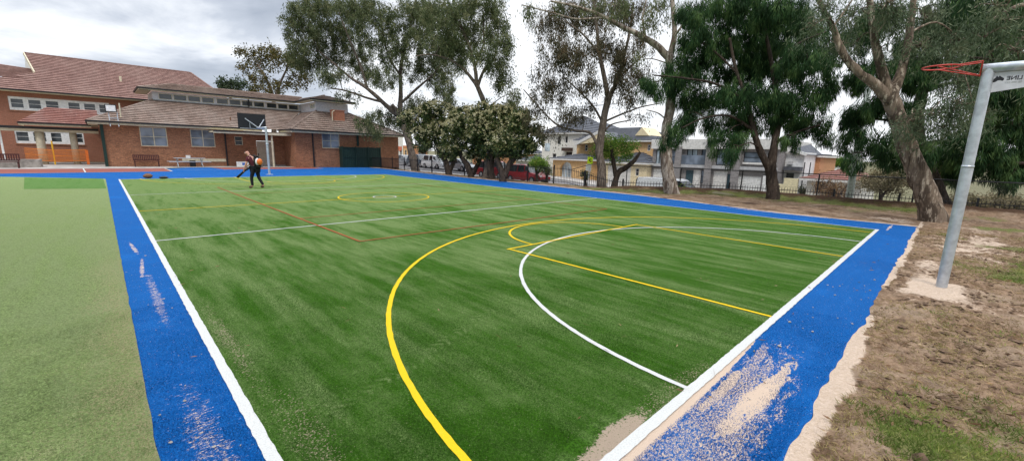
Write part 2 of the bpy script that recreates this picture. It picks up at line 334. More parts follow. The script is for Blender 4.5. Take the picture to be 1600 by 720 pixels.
# ground sheet to the horizon
xs = ticks((-2500, -300, 550), (-300, -40, 65), (-40, 16, 14), (16, 34, .75), (34, 60, 3), (60, 300, 40), (300, 2500, 550))
ys = ticks((-2500, -300, 550), (-300, -40, 65), (-40, 60, 2), (60, 300, 40), (300, 2500, 550))
mb = MB(); vs = []
for y in ys:
    for x in xs:
        z = H(x, y) - .06 if x > 19 else -.06
        if x > 60: z = min(z, -.2)
        vs.append((x, y, z))
nx = len(xs)
mb.add(vs, [(j * nx + i, j * nx + i + 1, (j + 1) * nx + i + 1, (j + 1) * nx + i) for j in range(len(ys) - 1) for i in range(nx - 1)])
o = mb.build('ground', 'base_ground', None, True, 'structure')

W, L = 15.37, 29.68; XC, YC = W / 2, 14.84
def sheet(name, mat, poly, z):
    mb = MB(); mb.add([(x, y, z) for x, y in poly], [tuple(range(len(poly)))]); return struct(mb, name, mat)
sheet('court_turf', 'court_turf', [(0, 0), (W, 0), (W, L), (0, L)], .004)
# blue surround as one irregular strip sheet
near = [(x, edgeY(x)) for x in np.arange(-.5, 17.2, .12)]
right = [(edgeX(y), y) for y in np.arange(-.7, 39, .4)]
sheet('blue_surround', 'blue_turf', [(-.52, -6), (-.3, -6)] + near + right + [(20.1, 39.4), (19.6, 42.6), (14.8, 43.1), (6.2, 43.6), (4.6, 43.8), (3.0, 41.5), (-5.6, 36.9), (-12, 36.2), (-12, 33.6), (-4.6, 33.9), (-.6, 30.4)] , .0)
mb = MB(); pts = [(-.52 + .012 * mnoise.noise(Vector((0, y * 3, 0))), y) for y in np.arange(-8, 30.2, .15)]
sheet('practice_turf', 'practice_turf', [(-60, -40), (-.52, -40)] + pts + [(-.62, 30.6), (-4.6, 33.9), (-12, 33.6), (-60, 33.6)], .006)
sheet('turf_patch', 'patch_turf', [(-2.95, 24.5), (-.56, 23.6), (-.62, 30.55), (-3.6, 32.6)], .010)
sheet('red_court', 'red_court', [(-12, 36.25), (-5.6, 36.95), (3.0, 37.6), (3.0, 42.6), (-12, 43.0)], .008)
sheet('red_court', 'red_court', [(6.6, 40.0), (9.5, 39.7), (14.4, 39.9), (14.6, 42.9), (6.2, 43.5)], .009)
sheet('concrete_apron', 'concrete', [(-14, 43.0), (3.0, 42.6), (4.4, 43.7), (14.6, 42.95), (14.6, 50), (-14, 60)], .012)
def ribbon(pts, w, z, mat, name, closed=False, jit=.004):
    mb = MB(); vs = []; n = len(pts)
    for i, (x, y) in enumerate(pts):
        a = pts[(i - 1) % n] if closed else pts[max(0, i - 1)]; b = pts[(i + 1) % n] if closed else pts[min(n - 1, i + 1)]
        dx, dy = b[0] - a[0], b[1] - a[1]; l = math.hypot(dx, dy); px, py = -dy / l, dx / l
        j1, j2 = (random.uniform(-jit, jit) for _ in (0, 1)); vs += [(x + px * (w / 2 + j1), y + py * (w / 2 + j1), z), (x - px * (w / 2 + j2), y - py * (w / 2 + j2), z)]
    fs = [(2 * i, 2 * i + 1, 2 * i + 3, 2 * i + 2) for i in range(n - 1)]
    if closed: fs.append((2 * n - 2, 2 * n - 1, 1, 0))
    mb.add(vs, fs); return struct(mb, name, mat)
def seg(a, b, st=.05):
    n = max(2, int(math.hypot(b[0] - a[0], b[1] - a[1]) / st)); n = min(n, 500)
    return [(lerp(a[0], b[0], i / n), lerp(a[1], b[1], i / n)) for i in range(n + 1)]
def arc(cx, cy, r, a0, a1, n=160): return [(cx + r * math.cos(R(lerp(a0, a1, i / n))), cy + r * math.sin(R(lerp(a0, a1, i / n)))) for i in range(n + 1)]
lw = .055; z = .008
ribbon(seg((0, -6), (0, L)), .075, .0085, 'line_white', 'white_sideline'); ribbon(seg((W, 0), (W, L)), lw, .0085, 'line_white', 'white_sideline')
ribbon(seg((.04, 0), (W + .03, 0)), .085, .0095, 'line_white', 'white_baseline'); ribbon(seg((0, L), (W, L)), lw, .0095, 'line_white', 'white_baseline')
for y in (9.68, 20.1): ribbon(seg((0.03, y), (W, y)), lw, .0105, 'line_white', 'white_third_line')
for m in (0, 1):
    fy = (lambda y: y) if m == 0 else (lambda y: L - y)
    fl = lambda P: [(x, fy(y)) for x, y in P]
    ribbon(fl(arc(XC, 0, 4.89, 0, 180)), lw, .0115, 'line_white', 'white_goal_circle')
    ribbon(fl(arc(XC, -.154, 6.846, 1.4, 178.6, 220)), .058, .0125, 'line_yellow', 'yellow_three_point_line')
    ribbon(fl(seg((XC - 2.47, .04), (XC - 2.5, 4.78)) ), .055, .0135, 'line_yellow', 'yellow_key_line'); ribbon(fl(seg((XC + 2.47, .04), (XC + 2.5, 4.78))), .055, .0135, 'line_yellow', 'yellow_key_line')
    ribbon(fl(seg((XC - 2.55, 4.75), (XC + 2.55, 4.75))), .055, .0145, 'line_yellow', 'yellow_free_throw_line')
    ribbon(fl(arc(XC, 4.75, 1.8, 0, 180, 80)), .055, .0155, 'line_yellow', 'yellow_free_throw_arc')
ribbon(seg((.03, YC), (W, YC)), .055, .0125, 'line_yellow', 'yellow_halfway_line')
ribbon(arc(XC, YC, 1.78, 0, 360, 90)[:-1], .055, .0145, 'line_yellow', 'yellow_centre_circle', True)
ribbon(arc(XC, YC, .45, 0, 360, 40)[:-1], .05, .0160, 'line_white', 'white_centre_ring', True)
for a, b, w in (((3.17, 7.2), (3.17, 22.4), .05), ((12.4, 7.2), (12.4, 22.4), .05)): ribbon(seg(a, b), w, .0170, 'line_red', 'red_sideline')
for y in (7.2, 11.0, 18.6, 22.4): ribbon(seg((3.17, y), (12.4, y)), .05, .0180, 'line_red', 'red_cross_line')
# white lines of the hard courts behind
for P in (seg((-12, 36.3), (-5.6, 36.95), .4) + seg((-5.4, 36.97), (3.0, 37.6), .4), seg((3.0, 37.6), (3.0, 42.6), .4), seg((-1.4, 37.2), (-1.6, 42.7), .4), seg((9.5, 39.7), (14.4, 39.9), .4), seg((14.4, 39.9), (14.6, 42.9), .4),
          arc(6.2, 46.0, 6.6, 222, 300, 40), seg((14.6, 40.4), (19.9, 40.0), .4)):
    ribbon(P, .07, .016, 'line_white', 'hard_court_line')

# earth sheets with mask attribute (R sand, G grass, B dark mulch)
def fbm(x, y, s, o=4, seed=0.0): return mnoise.fractal(Vector((x * s + seed, y * s - seed, seed)), 1.0, 2.0, o)
def grass_amt(x, y):
    g = fbm(x, y, .7, 4, 3.3) * .6 + .26
    for cx, cy, rx, ry, a in ((10.9, -3.6, 1.3, .9, .9), (8.2, -4.4, 1.6, .9, .35), (3.35, -1.35, .35, .22, .75), (3.0, -1.9, .6, .35, .45), (4.2, -2.7, .9, .5, .5), (6.0, -2.3, .7, .25, .15), (4.6, -4.6, 1.4, 1.2, .45), (7.5, -6.5, 3, 2, .4), (15, -4.4, 4, .9, .4), (14, -7, 6, 2.5, .5)):
        g += a * math.exp(-((x - cx) / rx) ** 2 - ((y - cy) / ry) ** 2)
    g -= .8 * math.exp(-((x - 8.6) / 1.2) ** 2 - ((y + 1.5) / .8) ** 2); g -= .5 * sm((y + 1.5) / .5) * (x > 4)
    g -= .4 * math.exp(-((x - 5.2) / .9) ** 2 - ((y + 2.6) / .4) ** 2)
    return g
def sand_amt(x, y):
    s = .10 + .22 * fbm(x, y, .8, 3, 9.1); d = edgeY(x) - y
    s += (1.1 * (1 - sm((d - .02) / max(.05, (.20 if x < 5.4 else .09) * (1 + .9 * fbm(x, 2.0, 1.3, 3, 6.6)))))) if x < 6.3 or x > 8.2 else .2
    s += .8 * math.exp(-((x - 8.5) / .5) ** 2 - ((y + 1.35) / .30) ** 2); s += .36 * math.exp(-((x - 9.6) / 1.6) ** 2 - ((y + 1.2) / .25) ** 2)
    s += .42 * math.exp(-((x - 15) / 4.2) ** 2 - ((y + 1.9) / 1.0) ** 2); s += .38 * math.exp(-((x - 5.2) / .9) ** 2 - ((y + 2.6) / .35) ** 2)
    return s
def earth_sheet(name, grid):
    ny_, nx_ = len(grid), len(grid[0]); vs = [p[:3] for r in grid for p in r]
    mb = MB(); mb.add(vs, [(j * nx_ + i, j * nx_ + i + 1, (j + 1) * nx_ + i + 1, (j + 1) * nx_ + i) for j in range(ny_ - 1) for i in range(nx_ - 1)])
    o = mb.build(name, 'earth', None, True, 'structure'); a = o.data.color_attributes.new('mask', 'FLOAT_COLOR', 'POINT')
    a.data.foreach_set('color', np.array([(*p[3:6], 1) for r in grid for p in r], dtype=np.float32).ravel()); return o
def earth_z(x, y, d):
    rough = fbm(x, y, 3.2, 5, 1.7) * .040 + fbm(x, y, 9, 3, 5.1) * .028
    s = sm(sand_amt(x, y) - .25)
    z = .016 + rough * (1 - .75 * s) + .05 * math.exp(-((x - 8.6) / .6) ** 2 - ((y + 1.5) / .4) ** 2)
    z += .045 * math.exp(-((d - .5) / .3) ** 2) * max(0, fbm(x, y, .9, 3, 8) + .5) * (1 - s)
    return max(-.02, z * sm(d / .14 + .05))
def H2(x, y): return H(x, y)
grid = []
for d in ticks((0, 3.4, .04), (3.4, 7, .09), (7, 14, .3), (14, 40, 2.0)):
    row = []
    for x in ticks((.2, 8.5, .04), (8.5, 14, .07), (14, 27, .14)):
        y = edgeY(x) - d; zz = earth_z(x, y, d) + (H2(x, y) if x > 21 else 0)
        row.append((x, y, zz + .003, sand_amt(x, y), grass_amt(x, y), 1.0 * math.exp(-((x - fenceX(y) + .5) / .7) ** 2)))
    grid.append(row[::-1])
earth_sheet('bare_earth', grid)
grid = []
for y in ticks((edgeY(17) - .01, 13, .12), (13, 42, .35)):
    row = []; ex = edgeX(y); fx = fenceX(y) + .35
    for k in range(60):
        tt = k / 59; x = lerp(ex, fx, tt); d = x - ex
        sd = .05 + .25 * fbm(x, y, .8, 3, 4) + 1.0 * (1 - sm((d - .03) / .16)) + .55 * math.exp(-((x - 18.6) / .9) ** 2 - ((y + .2) / .8) ** 2)
        gr = .16 + .6 * fbm(x, y, .6, 3, 2.2) + (.75 * math.exp(-((fx - x - 2.0) / .8) ** 2) if y < 14 else .1) - .3 * math.exp(-(d / .9) ** 2)
        dk = 1.1 * math.exp(-((fx - x - .75) / .5) ** 2) * sm((14.5 - y) / 3) + .36 + .45 * fbm(x, y, 1.2, 3, 5)
        zz = .012 * sm(d / .1) + fbm(x, y, 2.5, 4, 6) * .025 * sm(d / .3) + H2(x, y)
        row.append((x, y, max(.002, zz + .004) if x < 21 else zz + .004, sd, gr, dk))
    grid.append(row)
earth_sheet('earth_verge', grid)

# street
def strip(name, mat, xa, xb, y0, y1, dz, n=60):
    mb = MB(); vs = []
    for j in range(n + 1):
        y = lerp(y0, y1, j / n); zz = zst(y) + dz; vs += [(xa, y, zz), (xb, y, zz)]
    mb.add(vs, [(2 * j, 2 * j + 1, 2 * j + 3, 2 * j + 2) for j in range(n)]); return struct(mb, name, mat)
def kerb(xa, xb, y0, y1, n=60):
    mb = MB(); rings = []
    for j in range(n + 1):
        y = lerp(y0, y1, j / n); b = zst(y); rings.append([(xa, y, b - .1), (xa, y, b + .13), (xb, y, b + .13), (xb, y, b - .1)])
    mb.loft(rings); struct(mb, 'kerb', 'kerb')
strip('road', 'asphalt', 26.4, 34.0, -60, 140, .01); kerb(26.2, 26.4, -60, 140); kerb(34.0, 34.2, -60, 140)
strip('footpath', 'footpath', 24.2, 26.2, 15, 140, .13); strip('footpath', 'footpath', 34.2, 36.2, -60, 140, .13)
strip('driveway', 'footpath', 36.2, 38, 8, 30, .10)
# ------------------------------------------------------------------ wall / window helpers in a local frame P + u*s + z, outward n
class Wall:
    def __init__(s, P, u, n): s.P = np.array(P, float); s.u = np.array(u, float); s.n = np.array(n, float)
    def at(s, a, z, d=0): q = s.P + s.u * a + s.n * d; return (q[0], q[1], z)
    def sz(s, x, y):       # pixel -> (s, z) on this wall
        d = ray(x, y); t_ = ((s.P[:2] - CAM[:2]) @ s.n[:2]) / (d[:2] @ s.n[:2]); q = CAM + d * t_; return float((q[:2] - s.P[:2]) @ s.u[:2]), float(q[2])
    def rect(s, x0, y0, x1, y1):
        ax, ay = s.sz(x0, (y0)), s.sz(x1, y1); b, c = s.sz(x1, y0), s.sz(x0, y1)
        return ax[0], ay[0], min(ay[1], c[1]), max(ax[1], b[1])
    def quad(s, mb, a0, a1, z0, z1, d): mb.add([s.at(a0, z0, d), s.at(a1, z0, d), s.at(a1, z1, d), s.at(a0, z1, d)], [(0, 1, 2, 3)])
    def block(s, mb, a0, a1, z0, z1, d0, d1):
        vs = [s.at(a, zz, d) for zz in (z0, z1) for a, d in ((a0, d0), (a1, d0), (a1, d1), (a0, d1))]
        mb.add(vs, [(3, 2, 1, 0), (4, 5, 6, 7), (0, 1, 5, 4), (1, 2, 6, 5), (2, 3, 7, 6), (3, 0, 4, 7)])
    def wall(s, mb, a0, a1, z0, z1, holes=(), dep=.12):
        A = sorted({a0, a1, *[h[0] for h in holes], *[h[1] for h in holes]}); Z = sorted({z0, z1, *[h[2] for h in holes], *[h[3] for h in holes]})
        A = [a for a in A if a0 <= a <= a1]; Z = [q for q in Z if z0 <= q <= z1]
        for i in range(len(A) - 1):
            for j in range(len(Z) - 1):
                ca, cz = (A[i] + A[i + 1]) / 2, (Z[j] + Z[j + 1]) / 2
                if not any(h[0] < ca < h[1] and h[2] < cz < h[3] for h in holes): s.quad(mb, A[i], A[i + 1], Z[j], Z[j + 1], 0)
        for h in holes:
            p = [s.at(h[0], h[2]), s.at(h[1], h[2]), s.at(h[1], h[3]), s.at(h[0], h[3])]; q = [s.at(h[0], h[2], -dep), s.at(h[1], h[2], -dep), s.at(h[1], h[3], -dep), s.at(h[0], h[3], -dep)]
            mb.add(p + q, [(0, 1, 5, 4), (1, 2, 6, 5), (2, 3, 7, 6), (3, 0, 4, 7)])
    def window(s, parent, h, fmat='cream_paint', gmat='window_glass', cols=2, rows=2, fw=.06, dep=.10, sill=None, name='window', label=None):
        a0, a1, z0, z1 = h; mb = MB(); f = fw; d0, d1 = -dep, -dep + .06
        s.block(mb, a0, a1, z0, z0 + f, d0, d1); s.block(mb, a0, a1, z1 - f, z1, d0, d1); s.block(mb, a0, a0 + f, z0 + f, z1 - f, d0, d1); s.block(mb, a1 - f, a1, z0 + f, z1 - f, d0, d1)
        for k in range(1, cols): c = lerp(a0, a1, k / cols); s.block(mb, c - f / 2, c + f / 2, z0 + f, z1 - f, d0, d1)
        for k in range(1, rows):
            c = lerp(z0, z1, k / rows)
            for q in range(cols): s.block(mb, lerp(a0, a1, q / cols) + (f if q == 0 else f / 2), lerp(a0, a1, (q + 1) / cols) - (f if q == cols - 1 else f / 2), c - f * .3, c + f * .3, d0, d1 - .015)
        w = mb.build(name, fmat, parent)
        if label: w['label'] = label
        g = MB(); s.quad(g, a0 + f * .5, a1 - f * .5, z0 + f * .5, z1 - f * .5, -dep + .012); g.build('pane', gmat, w)
        if sill:
            m2 = MB(); s.block(m2, a0 - .06, a1 + .06, z0 - .09, z0 - .003, -.05, .05); m2.build('sill', sill, w)
        return w
def tiled(mb, e0, e1, r1, r0, course=.34):
    e0, e1, r1, r0 = (np.array(p, float) for p in (e0, e1, r1, r0)); n = np.cross(e1 - e0, r0 - e0)
    if np.linalg.norm(n) < 1e-6: n = np.cross(e1 - e0, r1 - e0)
    n /= np.linalg.norm(n)
    if n[2] < 0: n = -n
    hgt = max(np.linalg.norm(r0 - e0), np.linalg.norm(r1 - e1)) ; k = max(2, int(abs(r0[2] - e0[2]) / (course * max(.3, math.sqrt(1 - n[2] ** 2)))))
    for i in range(k):
        a, b = i / k, (i + 1) / k; A, B = lerp(e0, r0, a), lerp(e1, r1, a); C, D = lerp(e1, r1, b), lerp(e0, r0, b)
        mb.add([A + n * .065, B + n * .065, C + n * .006, D + n * .006, A, B], [(0, 1, 2, 3), (4, 5, 1, 0)])
def ridgecap(mb, a, b, r=.11):
    a = np.array(a, float); b = np.array(b, float); n = max(2, int(np.linalg.norm(b - a) / .38)); 
    for i in range(n):
        p, q = lerp(a, b, i / n), lerp(a, b, (i + 1.08) / n); mb.tube([p, q], [r * 1.08, r * .92], 7)

# ------------------------------------------------------------------ single-storey brick school building (wings A and B)
X1, Xr = (1, 0, 0), None
YA = 46.5; XA0 = -.34; XA1 = 13.05; YB = 43.0; XB1 = 24.0
sb = thing('school_building', 'single-storey red brick school block with brown tiled hip roof and clerestory windows', 'building', (XA0, YA, 0))
wa = Wall((XA0, YA, 0), (1, 0, 0), (0, -1, 0)); wb = Wall((XA1, YB, 0), (1, 0, 0), (0, -1, 0)); wl = Wall((XA0, 56, 0), (0, -1, 0), (-1, 0, 0)); wc = Wall((XA1, YA, 0), (0, -1, 0), (-1, 0, 0))
zt = 3.34
hw1 = wa.rect(217, 200, 263, 228.3); hw2 = wa.rect(296.5, 203.5, 337, 229.3); hw3 = wa.rect(366, 213.5, 380, 226.8); hd = (wa.sz(400, 219)[0], wa.sz(428, 219)[0], 0.02, 2.45)
hv = wa.rect(284, 244, 353, 249.5)
mb = MB(); wa.wall(mb, 0, XA1 - XA0, 0, zt, [hw1, hw2, hw3, hd]); wl.wall(mb, 0, 9.5, 0, zt); wc.wall(mb, 0, YA - YB, 0, zt)
hb = wb.rect(502.5, 209, 531, 231.5)
wb.wall(mb, 0, XB1 - XA1, -.1, zt, [hb]); Wall((XB1, YB, 0), (0, 1, 0), (1, 0, 0)).wall(mb, 0, 14, -.3, zt)
mb.build('wall', 'red_brick', sb)
wa.window(sb, hw1, gmat='grey_glass', sill='red_brick'); wa.window(sb, hw2, gmat='grey_glass', sill='red_brick'); wa.window(sb, hw3, cols=1, sill='red_brick'); wb.window(sb, hb, gmat='grey_glass', sill='red_brick')
mb = MB(); wa.block(mb, hd[0] + .03, hd[1] - .03, .02, 2.42, -.1, -.05); dr = mb.build('door', 'beige_door', sb)
mb = MB(); wa.block(mb, hd[0] + .1, hd[0] + .16, 1.0, 1.25, -.05, -.01); mb.build('handle', 'black_paint', dr)
mb = MB(); wa.block(mb, hv[0], hv[1], .42, .68, 0.003, .04); mb.build('skirting_panel', 'cream_paint', sb)
# step and drain
EA = .62; ZE = 3.58
eA = [(XA0 - .72, YA - EA, ZE), (12.6, YA - EA, ZE)]; zc = 5.85; YCl = 50.4; XCl = 3.4
roof = MB()
tiled(roof, eA[0], (12.6, YA - EA, ZE), (16.05, YCl, zc), (XCl, YCl, zc))                     # front slope, wing A
tiled(roof, (XA0 - .72, 58, ZE), eA[0], (XCl, YCl, zc), (XCl, 56, zc))                        # left hip
eB = (12.55, YB - .6, ZE); pB = (16.05, 45.5, 5.68)
tiled(roof, (12.55, YA - .3, ZE + .02), eB, pB, (16.05, YCl - .2, 5.72))                       # left slope of wing B
tiled(roof, eB, (XB1 + .55, YB - .6, ZE - .1), (19.4, 45.5, 5.66), pB)                        # front slope wing B
tiled(roof, (XB1 + .55, YB - .6, ZE - .1), (XB1 + .55, 57, ZE - .1), (19.4, 54, 5.66), (19.4, 45.5, 5.66))
rf = roof.build('roof', 'tile_brown', sb)
for a_, b_, r_ in ((eA[0], (XCl, YCl, zc), .11), (eB, pB, .11), ((XB1 + .55, YB - .6, ZE - .08), (19.4, 45.5, 5.7), .11), ((12.7, YA - EA + .1, ZE), (15.9, YCl - .3, zc - .05), .07)):
    rc = MB(); ridgecap(rc, a_, b_, r_); rc.build('ridge_cap', 'tile_brown', rf)
# fascia + gutter
def eave(parent, a, b, z, drop=.2, nrm=(0, -1, 0), soffit=.6):
    a = np.array((*a, z), float); b = np.array((*b, z), float); n = np.array(nrm, float); m = MB()
    u = (b - a) / np.linalg.norm(b - a)
    def pris(o0, o1, z0, z1, mm):
        vs = [p + n * o + np.array((0, 0, zz)) for zz in (z0, z1) for p, o in ((a, o0), (b, o0), (b, o1), (a, o1))]
        mm.add(vs, [(3, 2, 1, 0), (4, 5, 6, 7), (0, 1, 5, 4), (1, 2, 6, 5), (2, 3, 7, 6), (3, 0, 4, 7)])
    pris(-.03, -.002, -drop - .04, -.02, m); m.build('fascia', 'cream_paint', parent)
    m = MB(); pris(.0, .12, -.09, .02, m); m.build('gutter', 'black_gutter', parent)
    m = MB(); pris(-soffit, -.03, -drop - .03, -drop, m); m.build('soffit', 'cream_paint', parent)
eave(sb, (XA0 - .72, YA - EA), (11.0, YA - EA), ZE); eave(sb, (XA0 - .72, 56), (XA0 - .72, YA - EA), ZE, nrm=(-1, 0, 0))
eave(sb, (12.55, YB - .6), (XB1 + .55, YB - .6), ZE - .03); eave(sb, (12.55, YA - .2), (12.55, YB - .6), ZE - .01, nrm=(-1, 0, 0), soffit=.45)
# clerestory
cl = Wall((XCl, YCl, 0), (1, 0, 0), (0, -1, 0)); z0c, z1c = zc - .15, 6.62
mb = MB(); hs = []
a = .45
for k in range(12):
    a1_ = a + .98; hs.append((a, a1_, 5.98, 6.5)); a = a1_ + (.10 if k % 4 != 3 else .22)
holes = [h for h in hs if h[1] < 12.6]
cl.wall(mb, 0, 12.65, z0c, z1c, holes, .08); Wall((XCl, 55, 0), (0, -1, 0), (-1, 0, 0)).wall(mb, 0, 55 - YCl, z0c, z1c)
wbl = Wall((16.05, YCl, 0), (0, -1, 0), (-1, 0, 0)); hbl = (YCl - 47.2, YCl - 45.75, 6.0, 6.45)
wbl.wall(mb, 0, YCl - 45.5, 5.4, z1c, [hbl], .08); Wall((16.05, 45.5, 0), (1, 0, 0), (0, -1, 0)).wall(mb, 0, 3.35, 5.4, z1c)
Wall((19.4, 45.5, 0), (0, 1, 0), (1, 0, 0)).wall(mb, 0, 9, 5.4, z1c)
mb.build('clerestory_wall', 'lilac_render', sb)
for h in holes: cl.window(sb, h, cols=1, rows=1, fw=.04, dep=.07, name='clerestory_window')
wbl.window(sb, hbl, cols=2, rows=3, fw=.05, dep=.07, gmat='pale_glass', name='louvre_window')
mb = MB(); cl.block(mb, 0, 12.6, 5.86, 5.93, .003, .08); mb.build('flashing', 'grey_paint', sb)
r2 = MB(); ze = 6.82; zr = 7.62
e0, e1 = (XCl - .95, YCl - .65, ze), (15.45, YCl - .65, ze)
tiled(r2, e0, e1, (17.2, 52.6, zr), (5.0, 52.6, zr)); tiled(r2, (XCl - .95, 55, ze), e0, (5.0, 52.6, zr), (5.0, 53, zr))
tiled(r2, (15.4, YCl - .6, ze), (15.4, 44.85, ze), (17.6, 47.2, zr - .12), (17.3, 52.6, zr - .04)); tiled(r2, (15.4, 44.85, ze), (20.0, 44.85, ze), (17.8, 47.2, zr - .12), (17.6, 47.2, zr - .12)); tiled(r2, (20.0, 44.85, ze), (20, 54, ze), (17.8, 52.6, zr), (17.8, 47.2, zr - .12))
r2.build('clerestory_roof', 'tile_brown', sb)
for a_, b_ in ((e0, (5.0, 52.6, zr)), ((5.1, 52.6, zr), (17, 52.6, zr)), ((15.4, 44.85, ze), (17.6, 47.2, zr - .1))): m = MB(); ridgecap(m, a_, b_, .09); m.build('ridge_cap', 'tile_brown', sb)
eave(sb, e0[:2], e1[:2], ze, .14, soffit=.6); eave(sb, (XCl - .95, 55), e0[:2], ze, .14, (-1, 0, 0), .9); eave(sb, (15.4, YCl - .65), (15.4, 44.85), ze, .14, (-1, 0, 0), .6); eave(sb, (15.4, 44.85), (20.0, 44.85), ze, .14)
# downpipes
for (px_, w_, y_, zz0, zz1) in ((163, 0, YA, 0, 3.35), (353, 0, YA, 0, 3.35), (489, 1, YB, 0, 3.3), (559, 1, YB, 2.2, 3.3)):
    w_ = wb if w_ else wa; s_, _ = w_.sz(px_, 230); m = MB(); r = .10 if px_ in (163, 559) else .05
    w_.block(m, s_ - r, s_ + r, zz0, zz1, .01, .12); m.build('downpipe', 'dark_green' if r > .08 else 'black_gutter', sb)
s_ = cl.sz(388, 160)[0]; m = MB(); cl.block(m, s_ - .05, s_ + .05, 5.9, 6.75, .02, .12); cl.block(m, s_ - 1.6, s_ - .05, 5.80, 5.88, .09, .16); m.build('downpipe', 'black_gutter', sb)
# chimney and roof vent
m = MB(); m.box(17.25, 18.45, 44.15, 44.9, 4.6, 5.75); m.box(17.2, 18.5, 44.1, 44.95, 5.75, 5.84); ch = m.build('chimney', 'terracotta', sb); m = MB(); m.tube([(17.1, 44.0, 4.7), (17.1, 44.0, 5.6), (17.35, 44.0, 5.75)], .05); m.build('flue_pipe', 'cream_paint', ch)
m = MB(); m.tube([(8.7, 47.2, 4.15), (8.7, 47.2, 4.6)], .05); m.build('vent_pipe', 'brown_leather', sb)
# porch canopy and post
m = MB(); m.box(6.75, 13.0, 44.0, YA - .02, 3.06, 3.16); m.box(6.72, 13.02, 43.96, 44.0, 2.98, 3.2); cn = m.build('porch_canopy', 'cream_paint', sb)
m = MB(); m.box(6.7, 11.0, 43.9, 43.955, 3.14, 3.22); m.build('canopy_gutter', 'black_gutter', cn)
m = MB(); m.box(11.27, 11.39, 44.1, 44.22, 0, 3.06); m.build('porch_post', 'cream_paint', sb)
m = MB(); m.box(10.3, 12.9, YA - .5, YA - .01, .013, .12); m.build('door_step', 'concrete', sb)

# storage enclosure
s0, s1 = PY(535, 240, 42.2)[0], PY(594, 240, 42.2)[0]
st = thing('storage_enclosure', 'dark green corrugated metal storage cage against the right end of the school wall', 'enclosure', ((s0 + s1) / 2, 42.4, 0))
m = MB()
for k in range(40):
    a0, a1_ = lerp(s0, s1, k / 40), lerp(s0, s1, (k + 1) / 40); d = .02 if k % 2 else 0; m.box(a0, a1_ - .002, 42.2 - d, 42.23, -.1, 2.05)
m.build('panel', 'dark_green', st)
for q in (s0, s1 - .05): m = MB(); m.box(q, q + .05, 42.24, 42.98, -.1, 2.1); m.build('side_panel', 'dark_green', st)
for k in range(4):
    m = MB(); q = lerp(s0, s1, k / 3); m.box(q - .04, q + .04, 42.1, 42.17, -.1, 2.16); m.build('post', 'dark_green', st)
m = MB(); m.box(s0, s1, 42.12, 42.16, 1.05, 1.12); m.box(s0, s1, 42.12, 42.16, 2.0, 2.08); m.build('rail', 'dark_green', st)

# floodlight on roof frame
p0 = PY(174, 185, 46.0); fl = thing('floodlight', 'white framed floodlight mounted on struts above the gutter of the school block', 'floodlight', (p0[0], 46.0, 3.3))
m = MB(); x0 = p0[0]
for dx in (-.12, .38): m.tube([(x0 + dx, 45.8, 3.2), (x0 + dx, 46.1, 4.35)], .03)
m.tube([(x0 - .12, 45.95, 3.85), (x0 + .38, 45.95, 3.85)], .02); m.build('stand', 'galvanised', fl)
m = MB(); m.box(x0 - .3, x0 + .38, 45.9, 46.05, 4.32, 4.9); m.build('housing', 'black_paint', fl, bevel=.02); m = MB(); m.box(x0 - .24, x0 + .32, 45.88, 45.898, 4.38, 4.84); m.build('lens', 'lamp_white', fl)
m = MB(); m.tube([(x0 + .6, 46.6, 3.9), (x0 + .6, 46.6, 5.1)], .045); m.build('mast', 'cream_paint', fl)

# ------------------------------------------------------------------ two-storey classroom block
YT = 58.0
cb = thing('classroom_block', 'two-storey brick classroom block with large pink tiled gable roof and white window bands', 'building', (-4, YT, 0))
wt = Wall((-20, YT, 0), (1, 0, 0), (0, -1, 0)); zt2 = 6.25
ub = wt.rect(11.3, 149.8, 173, 182); ub = (ub[0], ub[1], 4.60, 5.78); lb = (wt.sz(22, 205)[0], wt.sz(131, 215)[0], 1.66, 2.85)
mb = MB(); wt.wall(mb, 0, 32, 0, zt2, [ub, lb]); Wall((12, YT, 0), (0, 1, 0), (1, 0, 0)).wall(mb, 0, 10, 0, zt2); mb.build('wall', 'tan_brick', cb)
def band(h, wins, z0, z1, nm):
    m = MB(); wt.wall(m, h[0], h[1], h[2], h[3], [(a, b, z0, z1) for a, b in wins], .06)
    mm = MB(); mm.add([(x, y + .06, z) for x, y, z in m.v], m.f); pn = mm.build(nm, 'grey_paint' if 0 else 'white_paint', cb)
    w2 = Wall((-20, YT + .06, 0), (1, 0, 0), (0, -1, 0))
    for a, b in wins: w2.window(cb, (a, b, z0, z1), 'white_paint', cols=1, rows=2, fw=.05, dep=.06)
band(ub, [(wt.sz(a, 160)[0], wt.sz(b, 160)[0]) for a, b in ((15.5, 37), (43, 64), (70, 91.5), (105, 124.5), (129.5, 148.5), (153, 172))], 4.78, 5.62, 'window_band')
band(lb, [(wt.sz(a, 215)[0], wt.sz(b, 215)[0]) for a, b in ((25, 46), (51.5, 73), (79, 97), (117, 130))], 1.83, 2.72, 'window_band')
for h in (ub, lb):
    m = MB(); wt.block(m, h[0] - .05, h[1] + .05, h[2] - .1, h[2] - .003, -.04, .06); m.build('sill', 'red_brick', cb)
r3 = MB(); zE = 6.35; yE = YT - .6; yR, zR = 64.0, 10.38
q = PY(56, 119, 60.8); tz = (q[2] - zE) / (zR - zE); tz = .47
def fr(t, x): return (x, lerp(yE, yR, t), lerp(zE, zR, t))
xl = PY(56, 119, lerp(yE, yR, tz))[0]; xR0 = PY(38, 84, yR)[0]; xR1 = PY(296, 114, yR)[0]
tiled(r3, fr(0, -9.2), fr(0, 11.6), fr(tz, lerp(11.6, xR1, tz)), fr(tz, xl)); tiled(r3, fr(tz, xl), fr(tz, lerp(11.6, xR1, tz)), fr(1, xR1), fr(1, xR0))
